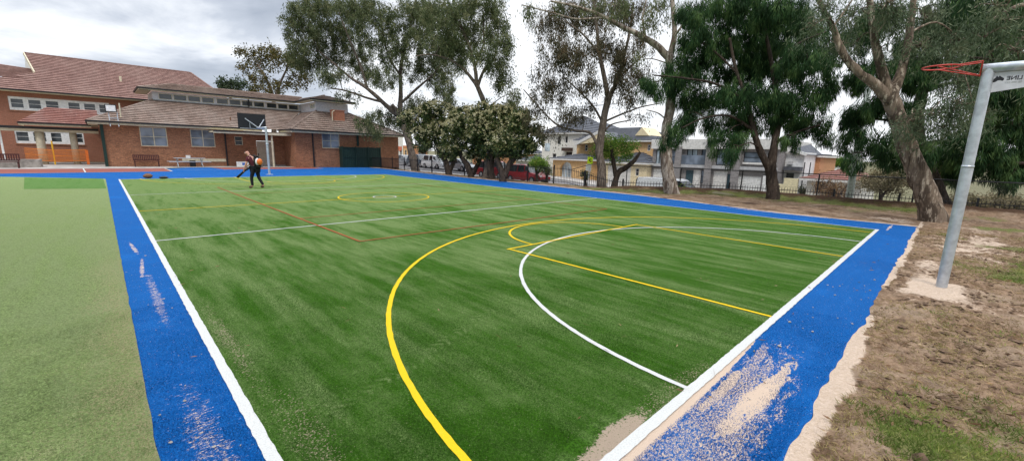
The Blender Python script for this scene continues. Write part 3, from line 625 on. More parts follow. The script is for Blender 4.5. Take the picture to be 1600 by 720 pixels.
tiled(r3, (11.6, yE, zE), (11.6, 70, zE), (xR1, yR, zR), (xR1, yR, zR))
pw = PY(0, 124.5, 62.5); tiled(r3, (-22, yE, zE), (-9.2, yE, zE), (xl, 62.0, fr(tz, 0)[2] + .2), (-22, 62.5, 8.7)); 
tiled(r3, (xl - 6, yE + 1.2, 7.2), (xl + .2, yE + 2.2, 7.7), (xl + .1, 62.2, 8.75), (xl - 3.5, 62.2, 9.0))
r3.build('roof', 'tile_pink', cb)
for a_, b_ in (((xR0, yR, zR + .03), (xR1, yR, zR + .03)), ((xR1 + .1, yR - .1, zR), (11.6, yE, zE))): m = MB(); ridgecap(m, a_, b_, .1); m.build('ridge_cap', 'tile_pink', cb)
m = MB(); g3 = [PY(41, 122, 63.8), PY(56, 121, lerp(yE, yR, tz) + .15), np.array((xR0, yR, zR - .02))]; m.add([tuple(p) for p in g3] + [(p[0] + .05, p[1] + .3, p[2]) for p in g3], [(0, 1, 2), (5, 4, 3), (0, 3, 4, 1), (1, 4, 5, 2), (2, 5, 3, 0)]); m.build('gable_wall', 'off_white', cb)
m = MB(); m.bar((xl - .05, lerp(yE, yR, tz), lerp(zE, zR, tz) - .03), (xR0 - .05, yR, zR), .08, .28); m.bar((xl - .05, 2 * yR - lerp(yE, yR, tz), lerp(zE, zR, tz)), (xR0 - .05, yR, zR), .08, .28); m.build('bargeboard', 'cream_paint', cb)
eave(cb, (-22, yE), (11.6, yE), zE, .14)
m = MB(); vx = PY(190, 136, 60.5); m.tube([(vx[0], 60.5, 7.9), (vx[0], 60.5, 8.75)], .10); m.box(vx[0] - .3, vx[0] + .4, 60.3, 60.7, 7.95, 8.1); m.build('roof_vent', 'cream_paint', cb)
# covered walkway in front of it
wk = thing('covered_walkway', 'flat-roofed covered walkway with cream columns between the two brick school blocks', 'walkway', (-4, 52, 0))
m = MB(); m.box(-16, -.5, 51.2, 54, 2.98, 3.06); wr = m.build('flat_roof', 'cream_paint', wk); m = MB(); m.box(-16, -.5, 51.08, 51.19, 2.88, 3.07); m.build('gutter', 'black_gutter', wr)
m = MB(); m.box(-16, -.5, 51.2, 51.3, 2.66, 2.87); m.build('beam', 'cream_paint', wk)
for px_, r in ((65, .27), (117, .23)):
    q = PY(px_, 230, 51.6)[0]; m = MB(); m.tube([(q, 51.6, 0), (q, 51.6, 2.66)], r, 16); m.build('column', 'cream_paint', wk, True)
q = PY(4, 230, 51.6)[0]; m = MB(); m.box(q - .06, q + .06, 51.5, 51.62, 0, 2.66); m.build('post', 'white_paint', wk)
lp = MB(); q = PY(8, 207, 52)[0]; lp.tube([(q, 52, 2.98), (q, 52, 2.88)], .22, 12); lp.build('ceiling_light', 'lamp_white', wk)
r4 = MB(); a0 = PY(37, 192, 50.2); tiled(r4, (-5.0, 50.4, 3.36), (-.4, 50.4, 3.36), (-.4, 53.4, 4.75), (-3.5, 53.4, 4.75)); ro = r4.build('tiled_roof', 'tile_red', wk)
m = MB(); m.box(-5.0, -.9, 50.38, 50.42, 3.14, 3.34); m.box(-5, -4.96, 50.43, 53.4, 3.14, 3.34); m.build('fascia', 'cream_paint', wk); m = MB(); m.box(-5.05, -.9, 50.28, 50.37, 3.26, 3.37); m.build('gutter', 'black_gutter', ro)

# ------------------------------------------------------------------ furniture by the school
def slat_bench(label, loc, w, rz=0):
    b = thing('park_bench', label, 'bench', loc, 'maroon slatted benches', rz, local=True); b['_o'] = (0, 0, 0)
    m = MB()
    for k in range(5): m.box(-w / 2, w / 2, -.5 + k * .1, -.42 + k * .1, .42, .45)
    m.build('seat', 'maroon_slats', b); m = MB(); n = int(w / .11)
    for k in range(n): x = lerp(-w / 2, w / 2 - .07, k / (n - 1)); m.box(x, x + .07, .02, .045, .50, .98)
    m.box(-w / 2, w / 2, .05, .08, .9, .98); m.box(-w / 2, w / 2, .05, .08, .5, .57); m.build('backrest', 'maroon_slats', b)
    for sx in (-w / 2 + .06, w / 2 - .12):
        m = MB(); m.box(sx, sx + .06, -.48, -.42, 0, .42); m.box(sx, sx + .06, .0, .06, 0, .6); m.box(sx, sx + .06, -.48, .05, .36, .415); m.build('leg', 'maroon_slats', b)
    return b
slat_bench('maroon slatted bench against the brick wall beneath the first window of the school block', (2.15, 45.9, 0.012), 1.7)
slat_bench('maroon slatted bench at the far left edge, in front of the brick planter', (-5.9, 44.4, 0.012), 2.4)
pl = thing('planter', 'low brick planter box filled with dark soil beside the left bench', 'planter', (-4.6, 45.6, 0))
m = MB(); m.box(-6.6, -3.85, 45.3, 45.5, 0.012, .56); m.box(-6.6, -3.85, 47.0, 47.2, .012, .56); m.box(-4.05, -3.85, 45.5, 47.0, .012, .56); m.box(-6.6, -6.4, 45.5, 47, .012, .56); m.build('wall', 'stone_grey', pl)
m = MB(); m.box(-6.4, -4.05, 45.5, 47, .3, .47); m.build('soil', 'brown_leather', pl)
pt = thing('picnic_table', 'aluminium picnic table with attached bench seats and crossed legs by the brick wall', 'table', (5.0, 45.3, 0.012))
m = MB()
for k in range(4): m.box(3.9, 6.1, 44.95 + k * .19, 45.12 + k * .19, .74, .78)
m.build('table_top', 'aluminium', pt)
for yy in (44.25, 46.05 - .15):
    m = MB(); m.box(3.5, 6.4, yy, yy + .28, .5 + .22, .53 + .22 - .0) if 0 else m.box(3.5, 6.4, yy, yy + .26, .44, .48); m.build('bench_seat', 'aluminium', pt)
for xx in (4.1, 5.8):
    m = MB(); m.bar((xx, 44.4, .02), (xx, 45.6, .74), .06); m.bar((xx + .07, 46.0, .02), (xx + .07, 45.0, .74), .06); m.bar((xx - .07, 44.3, .42), (xx - .07, 46.1, .42), .05); m.build('leg_frame', 'aluminium', pt)
m = MB(); m.box(4.75, 5.05, 45.0, 45.3, .78, 1.0); tag(m.build('cardboard_box', 'off_white', bevel=.01), 'small pale box lying on the picnic table', 'box')
m = MB(); m.box(5.0, 5.4, 45.2, 45.6, .013, .55); tag(m.build('rubbish_bin', 'black_plastic', bevel=.03), 'small black bin standing under the picnic table', 'bin')
sg = thing('ground_sign', 'white rectangular board with blue square leaning on the brick wall behind the man', 'sign', (8.95, 44.8, 0))
m = MB(); m.box(8.4, 9.5, 44.8, 44.84, .02, .48); m.build('board', 'white_paint', sg); m = MB(); m.box(8.85, 9.2, 44.79, 44.797, .16, .38); m.build('emblem', 'sign_blue', sg)
br = thing('safety_barrier', 'orange plastic barrier mesh strung between the cream walkway columns', 'barrier', (-3, 50.6, 0))
xa, xb = PY(39, 240, 50.6)[0], PY(135, 240, 50.6)[0]; m = MB()
for k in range(9): zz = .15 + k * .115; m.bar((xa, 50.6, zz + .25), (lerp(xa, xb, .5), 50.62, zz + .12), .02, .05 if k in (0, 4, 8) else .022); m.bar((lerp(xa, xb, .5), 50.62, zz + .12), (xb, 50.6, zz + .2), .02, .05 if k in (0, 4, 8) else .022)
for k in range(60): x = lerp(xa, xb, k / 59); m.box(x, x + .012, 50.6, 50.61, .38 if k < 20 else .3, 1.2)
m.build('mesh_panel', 'orange_mesh', br); m = MB(); q = PY(82, 230, 50.65)[0]; m.tube([(q, 50.65, 0), (q, 50.65, 1.95)], .05); m.build('post', 'yellow_plastic', br); m = MB(); m.box(xb - .05, xb + .12, 50.5, 50.6, .02, 1.25); m.build('end_post', 'orange_plastic', br)

def lump(name, loc, size, mat, label, cat, seed):
    m = MB(); rings = []
    for i in range(7):
        ph = math.pi * i / 6 ; rings.append([(loc[0] + size[0] * math.sin(ph) * math.cos(a) * (1 + .25 * mnoise.noise(Vector((a, ph, seed)))), loc[1] + size[1] * math.sin(ph) * math.sin(a) * (1 + .2 * mnoise.noise(Vector((a + 3, ph, seed)))), loc[2] + size[2] * (1 - math.cos(ph)) / 2 * (1 + .2 * mnoise.noise(Vector((a, ph, seed + 4))))) for a in np.linspace(0, 2 * math.pi, 11)[:-1]])
    m.loft(rings); return tag(m.build(name, mat, None, True), label, cat)
q = PG(232, 279); lump('tool_bag', (q[0], q[1], .01), (.22, .16, .26), 'brown_leather', 'brown slumped tool bag on the turf near the far left corner of the court', 'bag', 1.2)
q = PG(256, 279.5); lump('cloth_bundle', (q[0], q[1], .01), (.22, .15, .13), 'black_plastic', 'dark low bundle on the turf to the right of the brown bag', 'bundle', 5.2)

# ------------------------------------------------------------------ goal posts
def hoop(parent, c, r, name='hoop'):
    m = MB(); m.tube([(c[0] + r * math.cos(a), c[1] + r * math.sin(a), c[2]) for a in np.linspace(0, 2 * math.pi, 41)], .011, 8, False); return m.build(name, 'red_paint', parent, True)
px0, py0 = 8.55, -1.40
gp = thing('goal_post', 'thick galvanised steel goal post standing in sand, with red netball ring and pale lettered gusset', 'goal post', (px0, py0, 0), 'goal posts at the two ends of the court')
m = MB(); m.tube([(px0, py0, -.1), (px0, py0, 1.9)], .066, 24, False); m.tube([(px0, py0, 1.9), (px0, py0, 3.25)], .062, 24, False)
m.tube([(px0, py0, 1.88), (px0, py0, 1.915)], .068, 24); m.build('pole', 'galvanised', gp, True)
m = MB(); m.tube([(px0, py0 + .063, 3.262), (px0, py0 - .3, 3.262), (px0, py0 - 1.7, 3.262)], .062, 24); m.build('arm', 'galvanised', gp, True)
rg = hoop(gp, (px0, py0 + .49, 3.33), .205, 'netball_ring')
m = MB(); yb = py0 + .075
for dx in (-.07, .07):
    m.tube([(px0 + dx, yb, 3.36), (px0 + dx * .9, py0 + .30, 3.34)], .008); m.tube([(px0 + dx * .4, yb, 3.17), (px0 + dx * 2.4, py0 + .52, 3.325)], .008)
m.tube([(px0 - .07, yb, 3.36), (px0 + .07, yb, 3.36)], .008); m.tube([(px0 - .07, yb, 3.36), (px0, yb, 3.16)], .008); m.tube([(px0 + .07, yb, 3.36), (px0, yb, 3.16)], .008)
m.tube([(px0 - .17, py0 + .38, 3.33), (px0 + .17, py0 + .38, 3.33)], .008); m.build('ring_bracket', 'red_paint', gp)
m = MB(); xg = px0; m.add([(xg + s * .004, y, zz) for s in (-1, 1) for y, zz in ((py0 - .062, 3.195), (py0 - 1.6, 3.195), (py0 - 1.6, 3.165), (py0 - .062, 2.93))], [(0, 1, 2, 3), (7, 6, 5, 4), (0, 4, 5, 1), (1, 5, 6, 2), (2, 6, 7, 3), (3, 7, 4, 0)])
gs = m.build('gusset_panel', 'sign_panel', gp)
def text_on(parent, body, size, loc, mat, mirror=True, name='lettering', ex=.0015, bold=0.0, axis='x'):
    c = bpy.data.curves.new(name, 'FONT'); c.body = body; c.size = size; c.extrude = ex; c.offset = bold
    o = bpy.data.objects.new(name, c); COL.objects.link(o)
    dg = bpy.context.evaluated_depsgraph_get(); dg.update(); me = bpy.data.meshes.new_from_object(o.evaluated_get(dg)); bpy.data.objects.remove(o); bpy.data.curves.remove(c)
    vs = [v.co.copy() for v in me.vertices]; xmax = max(v.x for v in vs)
    out = []
    for v in vs:
        if mirror: yy = loc[1] - (xmax - v.x)
        else: yy = loc[1] - v.x
        out.append((loc[0] - v.z, yy, loc[2] + v.y))
    m = MB(); m.add(out, [tuple(p.vertices) for p in me.polygons]); bpy.data.meshes.remove(me); return m.build(name, mat, parent)
xf_ = px0 - .0065
yE_ = PX(1572, 128, px0)[1]
text_on(gs, 'SPORTLINE'[-4:], .072, (xf_, yE_, 3.085), 'sign_text', True, bold=.001)
text_on(gs, '00 999 577', .034, (xf_, yE_ + .01, 3.043), 'gas_grey', True)
aus = [(1551, 129), (1552.5, 124), (1556, 121.5), (1558, 118.5), (1560, 121), (1562, 118.5), (1564.5, 120), (1566, 121), (1569, 122.5), (1568.5, 125), (1566.5, 126.5), (1563, 125.5), (1559, 126), (1556, 128), (1553, 128.8)]
m = MB(); P = [PX(x, y, xf_) for x, y in aus]; m.add([tuple(p) for p in P] + [(p[0] + .003, p[1], p[2]) for p in P], [tuple(range(len(P)))] + [(i, (i + 1) % len(P), len(P) + (i + 1) % len(P), len(P) + i) for i in range(len(P))]); m.build('map_emblem', 'sign_text', gs)

px1, py1 = 7.80, 31.9
g2 = thing('goal_post', 'galvanised goal post behind the far baseline holding a large black backboard', 'goal post', (px1, py1, 0), 'goal posts at the two ends of the court')
m = MB(); m.tube([(px1, py1, 0), (px1, py1, 2.1)], .075, 16, False); m.tube([(px1, py1, 2.1), (px1, py1, 3.2)], .07, 16, False); m.tube([(px1, py1, 2.06), (px1, py1, 2.14)], .09, 16); m.build('pole', 'galvanised', g2, True)
m = MB(); m.box(px1 - .2, px1 + .2, py1 - .2, py1 + .2, .002, .02); m.build('base_plate', 'galvanised', g2)
m = MB(); m.tube([(px1, py1 - .05, 3.2), (px1 - .05, 33.9, 3.2)], .065, 14); m.tube([(px1, py1, 2.85), (px1, py1 + .6, 3.18)], .035, 8); m.build('arm', 'galvanised', g2, True)
m = MB(); bx0, bx1 = PY(371.5, 190, 34.0)[0], PY(415, 190, 34.0)[0]; cx_ = (bx0 + bx1) / 2; m.box(bx0, bx1, 34.0, 34.03, 3.10, 4.2); bd = m.build('backboard', 'board_black', g2)
m = MB()
for dx in (-.6, .6): m.bar((px1 - .1, 33.3, 3.2), (px1 - .15 + dx, 33.97, 3.85), .045); m.bar((px1 - .15 + dx * .55, 33.97, 3.2), (px1 - .15 + dx * .55, 33.97, 3.55), .03)
m.bar((bx0 + .1, 33.96, 3.16), (bx1 - .1, 33.96, 3.16), .035); m.build('strut', 'galvanised', g2)
hoop(g2, (cx_, 34.3, 3.1), .225)

# ------------------------------------------------------------------ person with blower
def skin_mesh(name, joints, edges, radii, mat, parent, sub=2):
    me = bpy.data.meshes.new(name); me.from_pydata(joints, edges, []); o = bpy.data.objects.new(name + '_tmp', me); COL.objects.link(o)
    md = o.modifiers.new('s', 'SKIN'); md.use_smooth_shade = True
    for i, r in enumerate(radii): me.skin_vertices[0].data[i].radius = (r, r) if not isinstance(r, tuple) else r
    me.skin_vertices[0].data[0].use_root = True
    s = o.modifiers.new('u', 'SUBSURF'); s.levels = sub; s.render_levels = sub
    dg = bpy.context.evaluated_depsgraph_get(); dg.update(); m2 = bpy.data.meshes.new_from_object(o.evaluated_get(dg)); bpy.data.objects.remove(o)
    m2.name = name; m2.materials.clear(); m2.materials.append(MATS[mat]); m2.polygons.foreach_set('use_smooth', [True] * len(m2.polygons))
    r_ = bpy.data.objects.new(name, m2); COL.objects.link(r_); r_.parent = parent; return r_
base = PG(401, 294); faceang = math.atan2(-RT[1], -RT[0]) - R(8)
man = thing('person', 'bald person in maroon polo shirt and dark trousers walking bent forward behind the blower tube', 'person', (base[0], base[1], .004), rz=faceang, local=True)
man['_o'] = (0, 0, 0)
J = dict(pel=(0, 0, .92), waist=(.03, 0, 1.05), chest=(.12, 0, 1.27), neckb=(.20, 0, 1.45), neck=(.27, 0, 1.52), head=(.33, 0, 1.60), top=(.37, 0, 1.685),
         shl=(.17, .19, 1.40), ell=(.22, .25, 1.13), wrl=(.33, .25, .91), hal=(.37, .25, .83), shr=(.19, -.19, 1.40), elr=(.32, -.25, 1.14), wrr=(.52, -.20, 1.03), har=(.59, -.18, .99),
         hil=(.0, .10, .88), knl=(.13, .11, .48), anl=(.10, .12, .09), tol=(.27, .13, .04), hir=(-.01, -.10, .88), knr=(-.07, -.11, .48), anr=(-.28, -.11, .12), tor=(-.14, -.12, .04))
K = list(J); E_ = [('pel', 'waist'), ('waist', 'chest'), ('chest', 'neckb'), ('neckb', 'neck'), ('neck', 'head'), ('head', 'top'), ('chest', 'shl'), ('shl', 'ell'), ('ell', 'wrl'), ('wrl', 'hal'), ('chest', 'shr'), ('shr', 'elr'), ('elr', 'wrr'), ('wrr', 'har'),
                    ('pel', 'hil'), ('hil', 'knl'), ('knl', 'anl'), ('anl', 'tol'), ('pel', 'hir'), ('hir', 'knr'), ('knr', 'anr'), ('anr', 'tor')]
RR = dict(pel=.135, waist=.125, chest=.15, neckb=.085, neck=.058, head=.095, top=.075, shl=.062, ell=.045, wrl=.032, hal=.04, shr=.062, elr=.045, wrr=.032, har=.04, hil=.09, knl=.06, anl=.042, tol=.04, hir=.09, knr=.06, anr=.042, tor=.04)
body = skin_mesh('body', [J[k] for k in K], [(K.index(a), K.index(b)) for a, b in E_], [RR[k] for k in K], 'skin', man)
def sub_skin(name, keys, grow, mat, over={}):
    ks = list(keys); es = [(ks.index(a), ks.index(b)) for a, b in E_ if a in ks and b in ks]; JJ = {**J, **over}
    return skin_mesh(name, [JJ[k] for k in ks], es, [RR[k] * grow + .008 for k in ks], mat, man)
sub_skin('shirt', ['chest', 'waist', 'pel', 'neckb', 'shl', 'ell', 'shr', 'elr'], 1.10, 'shirt', {'ell': (.205, .235, 1.20), 'elr': (.285, -.235, 1.21), 'pel': (.0, 0, .95), 'neckb': (.19, 0, 1.43)})
sub_skin('trousers', ['pel', 'hil', 'knl', 'anl', 'hir', 'knr', 'anr'], 1.12, 'trousers', {'pel': (0, 0, .90), 'anl': (.10, .12, .10), 'anr': (-.275, -.11, .13)})
sub_skin('boot', ['anl', 'tol'], 1.35, 'boots'); sub_skin('boot', ['anr', 'tor'], 1.35, 'boots')
for side, hx in ((1, J['hal']), (-1, J['har'])):          # five bent fingers on each hand
    for k in range(4):
        o0 = Vector(hx) + Vector((0, (k - 1.5) * .019, 0)); d = Vector((.15, 0, -1)) if side > 0 else Vector((.8, 0, -.5)); d.normalize()
        skin_mesh('finger', [tuple(o0), tuple(o0 + d * .045), tuple(o0 + d * .075 + Vector((-.015, 0, -.012)))], [(0, 1), (1, 2)], [.010, .009, .008], 'skin', body, 1)
    o0 = Vector(hx) + Vector((.02, -.03 * side, .02)); skin_mesh('thumb', [tuple(o0), tuple(o0 + Vector((.035, -.02 * side, -.02))), tuple(o0 + Vector((.05, -.02 * side, -.05)))], [(0, 1), (1, 2)], [.012, .010, .009], 'skin', body, 1)
def ell(parent, name, c, r, mat, n=10):
    m = MB(); rings = []
    for i in range(n + 1):
        ph = math.pi * (i + .001) / (n + .002); rings.append([(c[0] + r[0] * math.sin(ph) * math.cos(a), c[1] + r[1] * math.sin(ph) * math.sin(a), c[2] - r[2] * math.cos(ph)) for a in np.linspace(0, 2 * math.pi, 15)[:-1]])
    m.loft(rings); return m.build(name, mat, parent, True)
for s_ in (-1, 1): ell(body, 'ear', (.32, s_ * .095, 1.60), (.022, .012, .032), 'skin', 6); ell(body, 'eye', (.435, s_ * .035, 1.625), (.012, .014, .010), 'white_plastic', 6)
ell(body, 'nose', (.447, 0, 1.59), (.02, .014, .025), 'skin', 6); m = MB(); m.box(.428, .438, -.025, .025, 1.545, 1.552); m.build('mouth', 'brown_leather', body)
bl = thing('leaf_blower', 'orange and white backpack leaf blower with black tube worn by the person', 'leaf blower', (base[0], base[1], .004), rz=faceang, local=True); bl['_o'] = (0, 0, 0)
m = MB(); m.box(-.12, -.085, -.15, .15, 1.0, 1.48); m.box(-.3, -.12, -.15, .15, .98, 1.01); m.build('frame', 'black_plastic', bl, bevel=.01)
ell(bl, 'fuel_tank', (-.16, 0, 1.22), (.06, .13, .17), 'white_plastic'); ell(bl, 'engine_housing', (-.27, 0, 1.22), (.10, .13, .15), 'orange_plastic')
m = MB(); m.tube([(-.2, -.1, 1.05), (-.05, -.26, 1.0), (.18, -.30, 1.02), (.40, -.26, .98)], .055, 12); m.build('flexible_hose', 'black_plastic', bl, True)
m = MB(); m.tube([(.40, -.26, .98), (.7, -.20, .78), (1.05, -.12, .46)], [.05, .045, .055], 12); m.build('blower_tube', 'black_plastic', bl, True)
m = MB(); m.tube([(.56, -.21, .90), (.58, -.19, 1.0)], .018); m.build('handle', 'black_plastic', bl)
m = MB(); m.tube([(-.1, .1, 1.45), (.12, .13, 1.53), (.25, .12, 1.32), (.10, .15, 1.02), (-.1, .12, 1.02)], .02); m.tube([(-.1, -.1, 1.45), (.12, -.13, 1.53), (.25, -.12, 1.32), (.10, -.15, 1.02), (-.1, -.12, 1.02)], .02); m.build('harness', 'black_plastic', bl, True)

# ------------------------------------------------------------------ fences
pf = thing('picket_fence', 'long black iron picket fence between the court trees and the street', 'fence', (20.3, 28, 0))
def fpath(y): x = fenceX(y) - (.05 if y > 8 else .35); return (x + .15, y, H(x, y) if y > 12 else -.02)
ypost = list(np.arange(42.5, -8, -2.35)); pk = MB(); rl = MB()
for y in ypost:
    x, yy, zz = fpath(y)
    if y < 12: zz = -.62
    elif y < 16: zz = lerp(-.62, 0, sm((y - 12) / 4))
    m = MB(); m.box(x - .035, x + .035, yy - .035, yy + .035, zz - .1, zz + 1.22); m.build('post', 'iron_fence', pf)
def fz(y): return -.62 if y < 12 else lerp(-.62, 0, sm((y - 12) / 4))
ya = 42.5
while ya > -6.0:
    x = fpath(ya)[0]; zz = fz(ya); pk.box(x - .009, x + .009, ya - .009, ya + .009, zz + .06, zz + 1.12)
    if int(ya * 8) % 9 == 0:
        pass
    ya -= .125
pk.build('pickets', 'iron_fence', pf)
for hh in (.18, 1.0):
    yr_ = np.arange(42.5, -6, -.5); rl = MB(); rl.loft([[(fpath(y)[0] + dx, y, fz(y) + hh + dz) for dx, dz in ((-.015, -.015), (.015, -.015), (.015, .015), (-.015, .015))] for y in yr_]); rl.build('rail', 'iron_fence', pf)
cf = thing('chain_link_fence', 'tall dark chain-link fence with pipe top rail behind the trees on the right', 'fence', (24.9, 3, 0))
XF = 24.8; zt_, zb_ = 1.26, -.35
for px_ in (978, 1062, 1158, 1278, 1430, 1700):
    yy = PX(px_, 290, XF)[1]; m = MB(); m.tube([(XF, yy, zb_), (XF, yy, zt_)], .032, 8); m.build('post', 'iron_fence', cf)
y0_, y1_ = PX(925, 258, XF)[1], -9.0; ye = PX(893, 265, XF)[1]
m = MB(); m.tube([(XF, ye, .79), (XF, y0_, zt_), (XF, y1_, zt_)], .024, 8); m.build('top_rail', 'iron_fence', cf); m = MB(); m.tube([(XF, y0_, .55), (XF, y1_, .55)], .005, 5); m.build('tension_wire', 'iron_fence', cf)
m = MB(); k = 0; yy = y0_
while yy > y1_ - 1.6:
    for sg_ in (-1, 1):
        p, q2 = [XF, yy, zb_], [XF, yy + sg_ * 1.6, zt_]
        if y1_ <= p[1] <= y0_ and y1_ <= q2[1] <= y0_: m.bar(p, q2, .0018)
    yy -= .07
m.build('wire_mesh', 'wire', cf)

# ------------------------------------------------------------------ vehicles
def car(name, label, cat, mat, kind, loc, rz, group='cars parked along the street'):
    c = thing(name, label, cat, loc, group, rz, local=True); c['_o'] = (0, 0, 0)
    if kind == 'van': Ln, hb, ht, wd = 4.9, 1.05, 1.98, .92; body_ = [(-2.45, .95, 1.0), (-2.4, 1.0, 1.08), (1.1, 1.0, 1.08), (1.6, 1.0, 1.05), (2.2, .92, .88), (2.45, .8, .72)]; cab = [(-2.42, 1.85), (-2.3, 1.98), (.6, 1.98), (1.0, 1.9), (1.95, 1.05)]
    elif kind == 'suv': Ln, hb, ht, wd = 4.6, 1.0, 1.68, .9; body_ = [(-2.3, .9, .85), (-2.2, 1.0, 1.0), (.7, 1.0, 1.02), (1.2, 1.0, 1.0), (2.1, .92, .88), (2.3, .8, .65)]; cab = [(-2.2, 1.05), (-1.95, 1.58), (-1.5, 1.66), (.2, 1.68), (.5, 1.6), (1.15, 1.0)]
    else: Ln, hb, ht, wd = 4.4, .9, 1.45, .87; body_ = [(-2.2, .88, .78), (-2.1, 1.0, .9), (.7, 1.0, .93), (1.1, 1.0, .9), (2.0, .9, .76), (2.2, .8, .58)]; cab = [(-1.9, .9), (-1.2, 1.38), (-.8, 1.44), (.1, 1.45), (.4, 1.38), (1.2, .9)]
    m = MB(); m.loft([[(x, -wd * f, .28), (x, -wd * f * 1.0, .62), (x, -wd * f * .93, zt_c), (x, wd * f * .93, zt_c), (x, wd * f, .62), (x, wd * f, .28)] for x, f, zt_c in body_]); bo = m.build('body', mat, c, bevel=.05)
    m = MB(); g = MB(); rings = [[(x, -wd * .9, hb - .12), (x, -wd * (.90 - .16 * (zc_ - hb) / (ht - hb)), zc_), (x, wd * (.90 - .16 * (zc_ - hb) / (ht - hb)), zc_), (x, wd * .9, hb - .12)] for x, zc_ in cab]
    g.loft(rings); gl = g.build('windows', 'car_glass', c, bevel=.03)
    xs_ = [x for x, _ in cab]; zs_ = [q_ for _, q_ in cab]; ir = [i for i in range(len(cab)) if zs_[i] > ht - .12]; xa_, xb_ = xs_[ir[0]], xs_[ir[-1]]
    m.loft([[(x, -wd * .76, z_ - .03), (x, -wd * .70, z_ + .02), (x, wd * .70, z_ + .02), (x, wd * .76, z_ - .03)] for x, z_ in zip(xs_[ir[0]:ir[-1] + 1], zs_[ir[0]:ir[-1] + 1])]); m.build('roof', mat, c, bevel=.02)
    m = MB(); pil = [xs_[0] + .3, -.55, .35] if kind != 'van' else [-2.2, -1.2, .25]
    for xp in pil:
        zz = float(np.interp(xp, xs_, zs_)) - .02
        for s_ in (-1, 1): m = MB(); m.bar((xp, s_ * wd * .905, hb - .08), (xp, s_ * wd * .76, zz), .10, .05); m.build('pillar', mat, c)
    if kind == 'van':
        for s_ in (-1, 1): mp_ = MB(); mp_.add([(x, s_ * wd * f_, z_) for x, f_, z_ in ((-2.38, .93, 1.0), (.15, .93, 1.0), (.15, .775, 1.93), (-2.28, .775, 1.93))], [(0, 1, 2, 3)]); mp_.build('side_panel', mat, c)
    wr = .33
    for xw in (-Ln * .30, Ln * .31):
        for s_ in (-1, 1):
            m = MB(); m.tube([(xw, s_ * (wd - .2), wr), (xw, s_ * (wd - .17), wr), (xw, s_ * (wd + .01), wr), (xw, s_ * (wd + .03), wr)], [wr * .9, wr, wr, wr * .88], 22); wh = m.build('wheel', 'tyre', c)
            m = MB(); m.tube([(xw, s_ * (wd + .031), wr), (xw, s_ * (wd + .045), wr)], [wr * .62, wr * .5], 14); m.build('rim', 'rim', wh)
    for s_ in (-1, 1):
        m = MB(); fz_ = body_[-2][2] - .14; m.box(Ln / 2 - .20, Ln / 2 - .02, s_ * wd * .5, s_ * wd * .82, fz_ - .1, fz_ + .04); m.build('headlight', 'car_lamp', c, bevel=.02)
        m = MB(); m.box(-Ln / 2 - .02, -Ln / 2 + .1, s_ * wd * .68, s_ * wd * .88, .72, .95); m.build('tail_light', 'tail_lamp', c, bevel=.02)
        m = MB(); m.box(.75, .95, s_ * (wd + .02), s_ * (wd + .2), hb - .02, hb + .14); m.build('wing_mirror', mat, c, bevel=.02)
    m = MB(); m.box(Ln / 2 - .05, Ln / 2 + .03, -wd * .75, wd * .75, .3, .45); m.box(-Ln / 2 - .03, -Ln / 2 + .05, -wd * .8, wd * .8, .3, .48); m.build('bumper', 'black_plastic', c, bevel=.03)
    m = MB(); m.box(-Ln / 2 - .05, -Ln / 2 - .032, -.25, .25, .62, .74); m.build('number_plate', 'number_plate', c)
    return c
def onst(px_, X):
    y = PX(px_, 270, X)[1]; return (X, y, zst(y) + .02)
car('parked_car', 'red four-wheel-drive wagon parked behind the picket fence right of the multi-stemmed trees', 'car', 'car_red', 'suv', onst(824, 28.2), R(-90))
car('parked_car', 'red wagon mostly hidden by the trunks of the flowering trees', 'car', 'car_red', 'suv', onst(776, 28.2), R(-90))
car('parked_car', 'white hatchback parked behind the picket fence between two flowering trees', 'car', 'car_white', 'suv', onst(682, 30.5), R(-90))
car('parked_car', 'dark blue car just right of the trunk of the big gum tree beside the school', 'car', 'car_blue', 'suv', onst(657, 30.8), R(-90))
car('parked_car', 'silver car seen between the end of the school wall and the big gum trunk', 'car', 'car_silver', 'sedan', onst(633, 31.5), R(-90))
car('parked_car', 'silver car seen through the picket fence under the middle flowering tree', 'car', 'car_silver', 'sedan', onst(720, 31), R(-90))
car('parked_car', 'white van parked behind the peeling gum trunk in front of the grey brick townhouse', 'van', 'car_white', 'van', onst(1050, 29.0), R(-90))
car('parked_car', 'dark grey car parked in front of the teal townhouse door right of the white van', 'car', 'car_blue', 'sedan', onst(1124, 32.5), R(-90))

